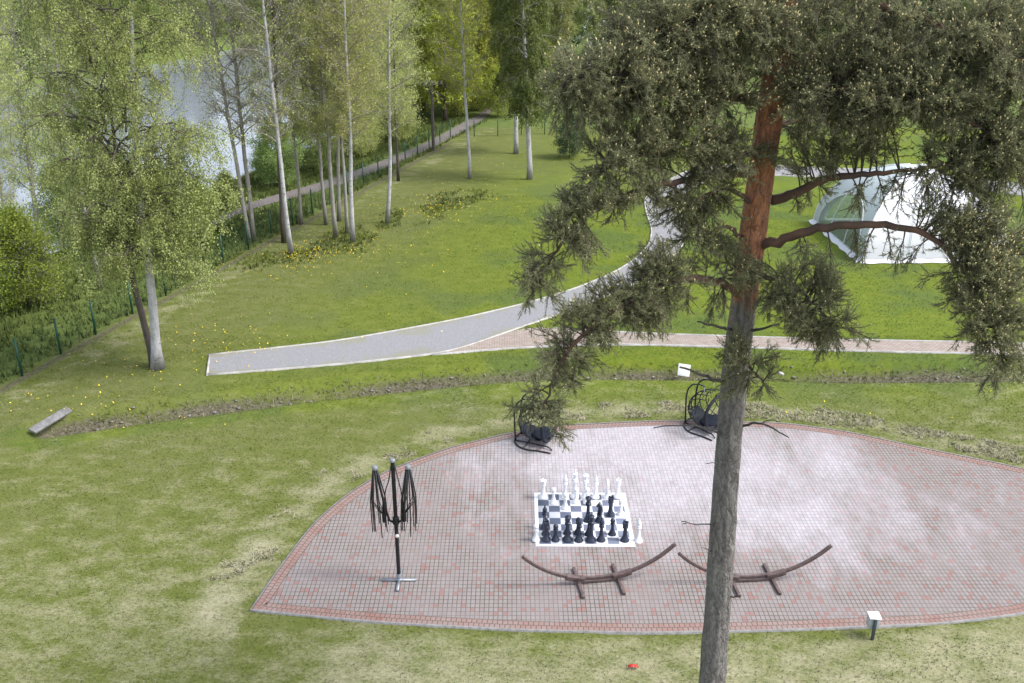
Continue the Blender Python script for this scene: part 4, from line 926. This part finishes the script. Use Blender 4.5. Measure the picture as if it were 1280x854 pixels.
def piece(kind, colour, zx, zy, label):
    p = G(655 + zx / 7.98, 585 + (zy - 6) / 7.98)
    q = Matrix.Rotation(-ang, 3, 'Z') @ (p - bc)
    on = abs(q.x) < BS and abs(q.y) < BD
    onsq = abs(q.x) < 4 * sqx and abs(q.y) < 4 * sqy
    if onsq:
        i = math.floor(q.x / sqx); j = math.floor(q.y / sqy); q.x = (i + .5) * sqx + random.uniform(-.03, .03); q.y = (j + .5) * sqy + random.uniform(-.03, .03)
        p = bc + Matrix.Rotation(ang, 3, 'Z') @ q
    t = thing('chess_' + kind, label, 'chess piece', (p.x, p.y, .0527 if onsq else (.0462 if on else .026)), f'{colour} giant chess pieces')
    for nm, me in PM[kind]:
        key = (me.name, colour)
        if key not in MATED: m2 = me.copy(); m2.materials.clear(); m2.materials.append(MT[colour + '_plastic']); MATED[key] = m2
        link(nm, MATED[key], None, t)
    t.rotation_euler = (0, 0, random.uniform(-.4, .4) + (1.2 if colour == 'white' else 1.9)); t.scale = (S * 1.07, S * 1.07, S * 1.03)
W = [('rook', 183, 308, 'white rook on the corner square at the far left of the chessboard'), ('pawn', 287, 368, 'white pawn in the second column from the left, second row from the far edge'), ('bishop', 402, 310, 'white bishop in the far row, third column from the left'),
     ('pawn', 412, 430, 'white pawn advanced to the third row from the far edge, third column'), ('king', 512, 310, 'white king with cross, tallest piece of the far row'), ('pawn', 515, 372, 'white pawn directly in front of the white king'),
     ('queen', 612, 310, 'white queen beside the white king in the far row'), ('pawn', 614, 372, 'white pawn directly in front of the white queen'), ('bishop', 745, 312, 'white bishop in the far row, sixth column from the left'),
     ('knight', 852, 312, 'white knight beside the corner rook at the far right'), ('rook', 940, 312, 'white rook on the corner square at the far right of the chessboard'), ('pawn', 990, 490, 'white pawn in the rightmost column, middle of the board edge'),
     ('pawn', 120, 740, 'white pawn standing on the paving just left of the near board corner'), ('bishop', 1138, 745, 'white bishop standing on the paving just right of the near board corner')]
Bk = [('rook', 193, 745, 'black rook on the corner square at the near left of the chessboard'), ('knight', 205, 680, 'black knight in the second row from the near edge, leftmost column'), ('bishop', 222, 615, 'black bishop in the leftmost column, third row from the near edge'),
      ('pawn', 314, 740, 'black pawn in the near row, second column from the left'), ('queen', 430, 745, 'black queen in the near row, third column from the left'), ('pawn', 425, 680, 'black pawn directly behind the black queen, second row'),
      ('bishop', 560, 740, 'black bishop in the near row, fourth column from the left'), ('pawn', 545, 680, 'black pawn directly behind the near-row bishop, fourth column'), ('king', 690, 745, 'black king with cross in the near row, fifth column from the left'),
      ('bishop', 645, 680, 'black bishop in the second row from the near edge, fifth column'), ('queen', 632, 545, 'tall black crowned piece in the middle of the board, fifth column, fourth row'), ('bishop', 790, 745, 'black bishop in the near row, sixth column from the left'),
      ('knight', 765, 545, 'black knight in the fourth row from the near edge, sixth column'), ('rook', 866, 490, 'black rook farthest advanced, seventh column from the left'), ('pawn', 910, 685, 'black pawn in the second row from the near edge, seventh column'), ('rook', 1015, 750, 'black rook on the corner square at the near right of the chessboard')]
for a in W: piece(a[0], 'white', a[1], a[2], a[3])
for a in Bk: piece(a[0], 'black', a[1], a[2], a[3])

# ------------------------------------------------------------------ parasol frame without canopy
def parasol():
    P = G(499, 726, .026); t = thing('parasol_frame', 'black double parasol frame without canopies on a grey cross base', 'parasol', P)
    L = lambda px, py, dy=0: R(px, py, P.y + dy) - P
    b = MB().bar((-.46, 0, .03), (.46, 0, .03), .075, .05); b.build('base_bar', MT['grey_metal'], t)
    MB().bar((0, -.46, .03), (0, -.039, .03), .075, .05).bar((0, .039, .03), (0, .46, .03), .075, .05).build('base_bar', MT['grey_metal'], t)
    MB().lathe([(0, .056), (.085, .056), (.085, .075), (.07, .09), (.07, .22), (.062, .235), (0, .235)], 16).build('socket', MT['grey_metal'], t, True, 40)
    top = L(489, 577); hz = top.z
    MB().tube([(0, 0, .1), (0, 0, hz)], [.052, .052], 14).build('mast', MT['black_metal'], t, True, 40)
    MB().lathe([(0, hz), (.07, hz), (.07, hz + .05), (.05, hz + .075), (0, hz + .08)], 14).build('mast_cap', MT['grey_metal'], t, True, 40)
    zc = L(496, 650).z; MB().lathe([(.05, zc - .12), (.085, zc - .11), (.085, zc + .08), (.05, zc + .1)], 12).build('collar', MT['black_metal'], t, True, 40)
    zk = L(497, 668).z; kb = MB().lathe([(0, 0), (.045, 0), (.05, .03), (.03, .05), (0, .05)], 10).build('crank_knob', MT['white_plastic'], t, True, 40); kb.location = (0.02, -.055, zk); kb.rotation_euler = (math.pi / 2, 0, 0)
    for sx, hub in ((-1, L(468.5, 584)), (1, L(510, 583))):
        hx, hzz = hub.x, hub.z
        MB().tube([(sx * .07, -.02, zc - .05), (sx * .16, -.02, zc), (sx * .22, -.01, zc + .22), (hx * .75, 0, (zc + hzz) / 2 + .1), (hx, 0, hzz - .03)], [.03, .032, .032, .03, .028], 8).build('arm', MT['black_metal'], t, True)
        cap = MB().lathe([(0, -.06), (.075, -.06), (.08, -.01), (.06, .03), (0, .04)], 12).build('hub_cap', MT['grey_metal'], t, True, 40); cap.location = (hx, 0, hzz)
        rz = hzz - 1.42; rx = hx - sx * .16
        rn = MB().lathe([(0, -.22), (.055, -.2), (.06, .0), (.04, .12), (.03, .35), (0, .36)], 10).build('runner', MT['black_metal'], t, True, 40); rn.location = (rx, 0, rz)
        MB().tube([(sx * .03, 0, hz - .02), (sx * .12, 0, hz - .55), (rx * .75, 0, rz + .75), (rx, 0, rz + .2)], .014, 6).build('strut', MT['black_metal'], t, True)
        for k in range(8):
            a = k * math.pi / 4 + .3; c, s = math.cos(a), math.sin(a); ln = 1.75 + .28 * ((k * 5) % 8) / 8
            p0 = Vector((hx + .05 * c, .05 * s, hzz - .05)); p1 = Vector((hx + .21 * c - sx * .05, .24 * s, hzz - ln))
            pm = p0.lerp(p1, .5) + Vector((.06 * c, .06 * s, 0))
            rib = MB().tube([p0, pm, p1], [.018, .017, .013], 6).build('rib', MT['black_metal'], t, True)
            MB().tube([pm, Vector((rx + .05 * c, .05 * s, rz + .05))], .010, 5).build('stretcher', MT['black_metal'], rib)
parasol()

# ------------------------------------------------------------------ arc hammock stands
def hammock(yaw, foot_ctr, label):
    c = G(*foot_ctr, .026); t = thing('hammock_stand', label, 'hammock stand', c, 'arc hammock stands')
    t.rotation_euler = (0, 0, math.radians(yaw))
    Rr = 2.8; half = 2.04
    def arc(x): return Rr - math.sqrt(Rr * Rr - x * x)
    def rail(x0, x1, z0, w, h, n=22):
        b = MB(); xs = np.linspace(x0, x1, n); V = []
        for x in xs:
            a = math.asin(x / Rr); nx_, nz = -math.sin(a), math.cos(a)
            for yy, hh in ((-w / 2, -h / 2), (w / 2, -h / 2), (w / 2, h / 2), (-w / 2, h / 2)): V.append((x + nx_ * hh, yy, arc(x) + z0 + nz * hh))
        F = [[i * 4 + k, i * 4 + (k + 1) % 4, (i + 1) * 4 + (k + 1) % 4, (i + 1) * 4 + k] for i in range(n - 1) for k in range(4)] + [[0, 1, 2, 3], [(n - 1) * 4 + k for k in range(4)]]
        return b.add(V, F)
    k = 1.06
    bevel(rail(-half, -.46, .13, .075, .085).build('arm', MT['brown_wood'], t)); bevel(rail(.46, half, .13, .075, .085).build('arm', MT['brown_wood'], t))
    bevel(rail(-.5, .5, .165, .07, .055).build('upper_rail', MT['brown_wood'], t))
    bevel(rail(-.9, .9, .062, .10, .07).build('lower_rail', MT['brown_wood'], t))
    for sx in (-1, 1):
        bevel(rail(sx * .38, sx * .88, .135, .14, .085).build('clamp', MT['brown_wood'], t))
        x = sx * .54
        bevel(MB().bar((x, -.64, .04), (x, .64, .04), .085, .075).build('foot', MT['brown_wood'], t))
        bevel(MB().box((x, 0, .098), (.12, .136, .03)).build('foot_block', MT['brown_wood'], t))
        o = MB().lathe([(0, 0), (.012, 0), (.012, .06), (0, .06)], 8).build('hook', MT['grey_metal'], t); o.location = (sx * (half - .06), 0, arc(half - .06) + .15)
hammock(8, (748, 727.5), 'brown arc hammock stand just in front of the chessboard')
hammock(5, (940, 726.5), 'brown arc hammock stand crossing behind the pine trunk')

# ------------------------------------------------------------------ hanging egg chairs
def egg_chair(px, py, yaw, label, rings):
    t = thing('egg_chair', label, 'hanging chair', G(px, py, .026), 'black hanging egg chairs at the back of the patio'); t.rotation_euler = (0, 0, yaw); t.scale = (1.12, 1.12, .87)
    # local: chair faces +x; C-shaped ground frame open to +x
    fr = MB(); a = np.linspace(math.radians(68), math.radians(292), 26); C = [(.62 * math.cos(q) - .05, .66 * math.sin(q), .03) for q in a]
    C = [(.66, .60, .03)] + C + [(.66, -.60, .03)]
    fr.tube(smooth_line(C, 44, 2), .027, 8); fr.build('base_ring', MT['black_metal'], t, True)
    for s in (-1, 1):
        MB().tube([(-.60, s * .24, .03), (-.1, s * .26, .05), (.5, s * .36, .09), (.64, s * .42, .03)], .023, 7).build('base_bar', MT['black_metal'], t, True)
        post = [(-.60, s * .24, .04), (-.62, s * .25, .6), (-.63, s * .26, 1.2), (-.58, s * .26, 1.58), (-.42, s * .26, 1.83), (-.18, s * .25, 1.93), (.02, s * .24, 1.90)]
        MB().tube(smooth_line(post, 26, 1), .027, 8).build('post', MT['black_metal'], t, True)
        MB().tube([(.0, s * .24, 1.89), (.0, s * .24, 1.62), (-.02, s * .24, 1.45)], .012, 5).build('chain', MT['grey_metal'], t)
    MB().tube([(-.2, -.62, .04), (-.2, .62, .04)], .02, 6).build('cross_bar', MT['black_metal'], t, True)
    # basket: half ellipsoid opening to +x
    cz, rx, ry, rz = .92, .74, .76, .74
    def pt(th, ph):                                          # th 0 at the back, ph around
        return (-math.cos(th) * rx + .20, math.sin(th) * math.cos(ph) * ry, cz + math.sin(th) * math.sin(ph) * rz)
    th_max = math.radians(108)
    bk = MB()
    for yv in np.linspace(-.86, .86, 8):                     # upright strands
        L = []
        for q in np.linspace(-1, 1, 26):
            zc = q * math.sqrt(max(0, 1 - yv * yv)) ; r = math.sqrt(max(0, 1 - yv * yv - zc * zc)); L.append((-rx * r + .20, yv * ry, cz + zc * rz))
        bk.tube(L, .017, 5)
    for th in np.radians([22, 45, 66, 88]): bk.tube([pt(th, p) for p in np.linspace(math.pi, 2 * math.pi, 24)] , .011, 5)
    for th in np.radians([50, 80]): bk.tube([pt(th, p) for p in np.linspace(0, math.pi, 22)], .009, 5)
    basket = bk.build('basket', MT['wicker'], t, True)
    rim = MB().tube([pt(th_max, p) for p in np.linspace(0, 2 * math.pi, 44)], .055, 8, cap=False); rim.build('rim', MT['wicker'], basket, True)
    # woven lower bowl
    V = []; nA, nB = 10, 24
    for i in range(nA):
        for j in range(nB): V.append(pt(math.radians(24 + 68 * i / (nA - 1)), math.pi + math.radians(58) + (math.pi - math.radians(116)) * j / (nB - 1)))
    bowl = link('woven_seat', np_mesh('woven_seat', V, [[i * nB + j, i * nB + j + 1, (i + 1) * nB + j + 1, (i + 1) * nB + j] for i in range(nA - 1) for j in range(nB - 1)], None, True), MT['wicker'], basket)
    m = bowl.modifiers.new('thickness', 'SOLIDIFY'); m.thickness = .02
    # seat cushion
    cu = MB().lathe([(0, -.05), (.36, -.05), (.42, -.02), (.43, .02), (.40, .06), (.3, .085), (0, .09)], 26).build('cushion', MT['cushion'], t, True); cu.location = (.22, 0, cz - .52); cu.scale = (.72, .95, .8)
egg_chair(671, 551, math.radians(-22), 'black hanging egg chair half hidden behind the hanging pine bough', 0)
egg_chair(882, 534, math.radians(-46), 'black hanging egg chair close beside the pine trunk', 0)

# ------------------------------------------------------------------ small things
P = G(1089, 796); t = thing('socket_post', 'short dark post carrying a white box at the patio edge', 'power post', P)
t.rotation_euler = (0, 0, math.radians(-4)); t.scale = (.86, .86, .95)
bevel(MB().bar((0, -.11, -.1), (0, -.11, .62), .085, .06, (0, 1, 0)).build('post', MT['dark_box'], t))
bevel(MB().box((0, .065, .46), (.30, .26, .34)).build('box', simple('grey_box', (.42, .47, .50), (.50, .54, .58), 4, .5), t), .012)
bevel(MB().box((0, .04, .645), (.33, .34, .03)).build('lid', MT['white_plastic'], t), .008)
for px, py in ((1100, 800),): pass
a, b_ = G(40, 541), G(87, 513); P = (a + b_) / 2; d = (b_ - a); P.z = .03
t = thing('concrete_slab', 'long weathered grey slab lying across the end of the ditch', 'slab', P); t.rotation_euler = (math.radians(18), 0, math.atan2(d.y, d.x))
bevel(MB().box((0, 0, .02), (d.length, .32, .085)).build('slab', simple('grey_slab', (.13, .13, .135), (.27, .265, .265), 7, .9, 0, .4), t), .015)
P = GG(854, 471); P = G(854, 471, -.2)
t = thing('white_panel', 'small white panel leaning upright in the ditch', 'panel', P); t.rotation_euler = (math.radians(-42), math.radians(6), math.radians(-8))
bevel(MB().box((0, 0, .27), (.47, .05, .5)).build('panel', MT['white_board'], t), .006)
MB().box((-.17, .035, .2), (.05, .05, .4)).build('batten', MT['white_board'], t)
P = GG(976, 468); me = bpy.data.meshes.new('stone'); bm = bmesh.new(); bmesh.ops.create_icosphere(bm, subdivisions=2, radius=.09)
for v in bm.verts: v.co *= random.uniform(.85, 1.12); v.co.z *= .6; v.co.x *= 1.5
bm.to_mesh(me); bm.free(); o = link('stone', me, MT['white_stone']); o.location = P + Vector((0, 0, .04)); o.rotation_euler = (0, .2, -.5); tag(o, 'pale stone in the ditch right of the pine trunk', 'stone')
V = [(-.12, -.02, .02), (.0, -.05, .05), (.02, .04, .06), (-.1, .05, .03), (.03, -.05, .045), (.13, -.03, .02), (.12, .04, .03)]
o = link('red_scrap', np_mesh('red_scrap', V, [[0, 1, 2, 3], [4, 5, 6, 2]]), MT['red']); o.location = G(791, 834, .03); o.modifiers.new('thickness', 'SOLIDIFY').thickness = .006; tag(o, 'small bright red scrap lying on the dry grass', 'litter')
# rubble in the ditch
V, Fs = [], []; n0 = 0; bm = bmesh.new(); bmesh.ops.create_icosphere(bm, subdivisions=1, radius=1); ico = np.array([list(v.co) for v in bm.verts]); icf = np.array([[v.index for v in f.verts] for f in bm.faces]); bm.free()
for _ in range(380):
    k = random.randrange(1, 39); p = ditch_mid[k] + (ditch_mid[k] - ditch_mid[k - 1]) * random.random(); off = random.gauss(0, ditch_hw * .5); x, y = p[0], p[1] + off
    s = random.uniform(.02, .075); vv = ico * rng.uniform(.6, 1.2, (12, 1)) * s * np.array([1.3, 1, .7]); V.append(vv + [x, y, float(height(np.array([x]), np.array([y]))[0]) + s * .2]); Fs.append(icf + n0); n0 += 12
struct(link('ditch_rubble', np_mesh('ditch_rubble', np.vstack(V), np.vstack(Fs)), MT['rock']), 'stuff')

# ------------------------------------------------------------------ camera, light
cam = bpy.data.cameras.new('camera'); cam.sensor_width = 36; cam.lens = 36 * F_PX / 1280; cam.clip_end = 3000; cam.clip_start = .1
co = bpy.data.objects.new('camera', cam); COL.objects.link(co); co.location = (0, 0, H_CAM); co.rotation_euler = (math.radians(90) - PITCH, 0, 0); SC.camera = co
SUN_EL, SUN_AZ = math.radians(52), math.radians(100)       # azimuth from +Y towards +X
sd = Vector((math.sin(SUN_AZ) * math.cos(SUN_EL), math.cos(SUN_AZ) * math.cos(SUN_EL), math.sin(SUN_EL)))
sl = bpy.data.lights.new('sun', 'SUN'); sl.energy = 1.15; sl.angle = math.radians(11); sl.color = (1, .98, .955)
so = bpy.data.objects.new('sun', sl); COL.objects.link(so); so.rotation_euler = sd.to_track_quat('Z', 'Y').to_euler()
w = bpy.data.worlds.new('World'); SC.world = w; w.use_nodes = True; nt = w.node_tree; bg = nt.nodes['Background']
sky = nt.nodes.new('ShaderNodeTexSky'); sky.sky_type = 'NISHITA'; sky.sun_disc = False; sky.sun_elevation = SUN_EL; sky.sun_rotation = SUN_AZ; sky.air_density = 1.2; sky.dust_density = 3.
hs_ = nt.nodes.new('ShaderNodeHueSaturation'); hs_.inputs['Saturation'].default_value = .55
nt.links.new(sky.outputs[0], hs_.inputs['Color']); nt.links.new(hs_.outputs[0], bg.inputs[0]); bg.inputs[1].default_value = .15
vs = SC.view_settings; vs.view_transform = 'Standard'; vs.look = 'None'; vs.exposure = 1.26; vs.gamma = 1
SC.cycles.max_bounces = 6; SC.cycles.transparent_max_bounces = 12; SC.cycles.use_denoising = True
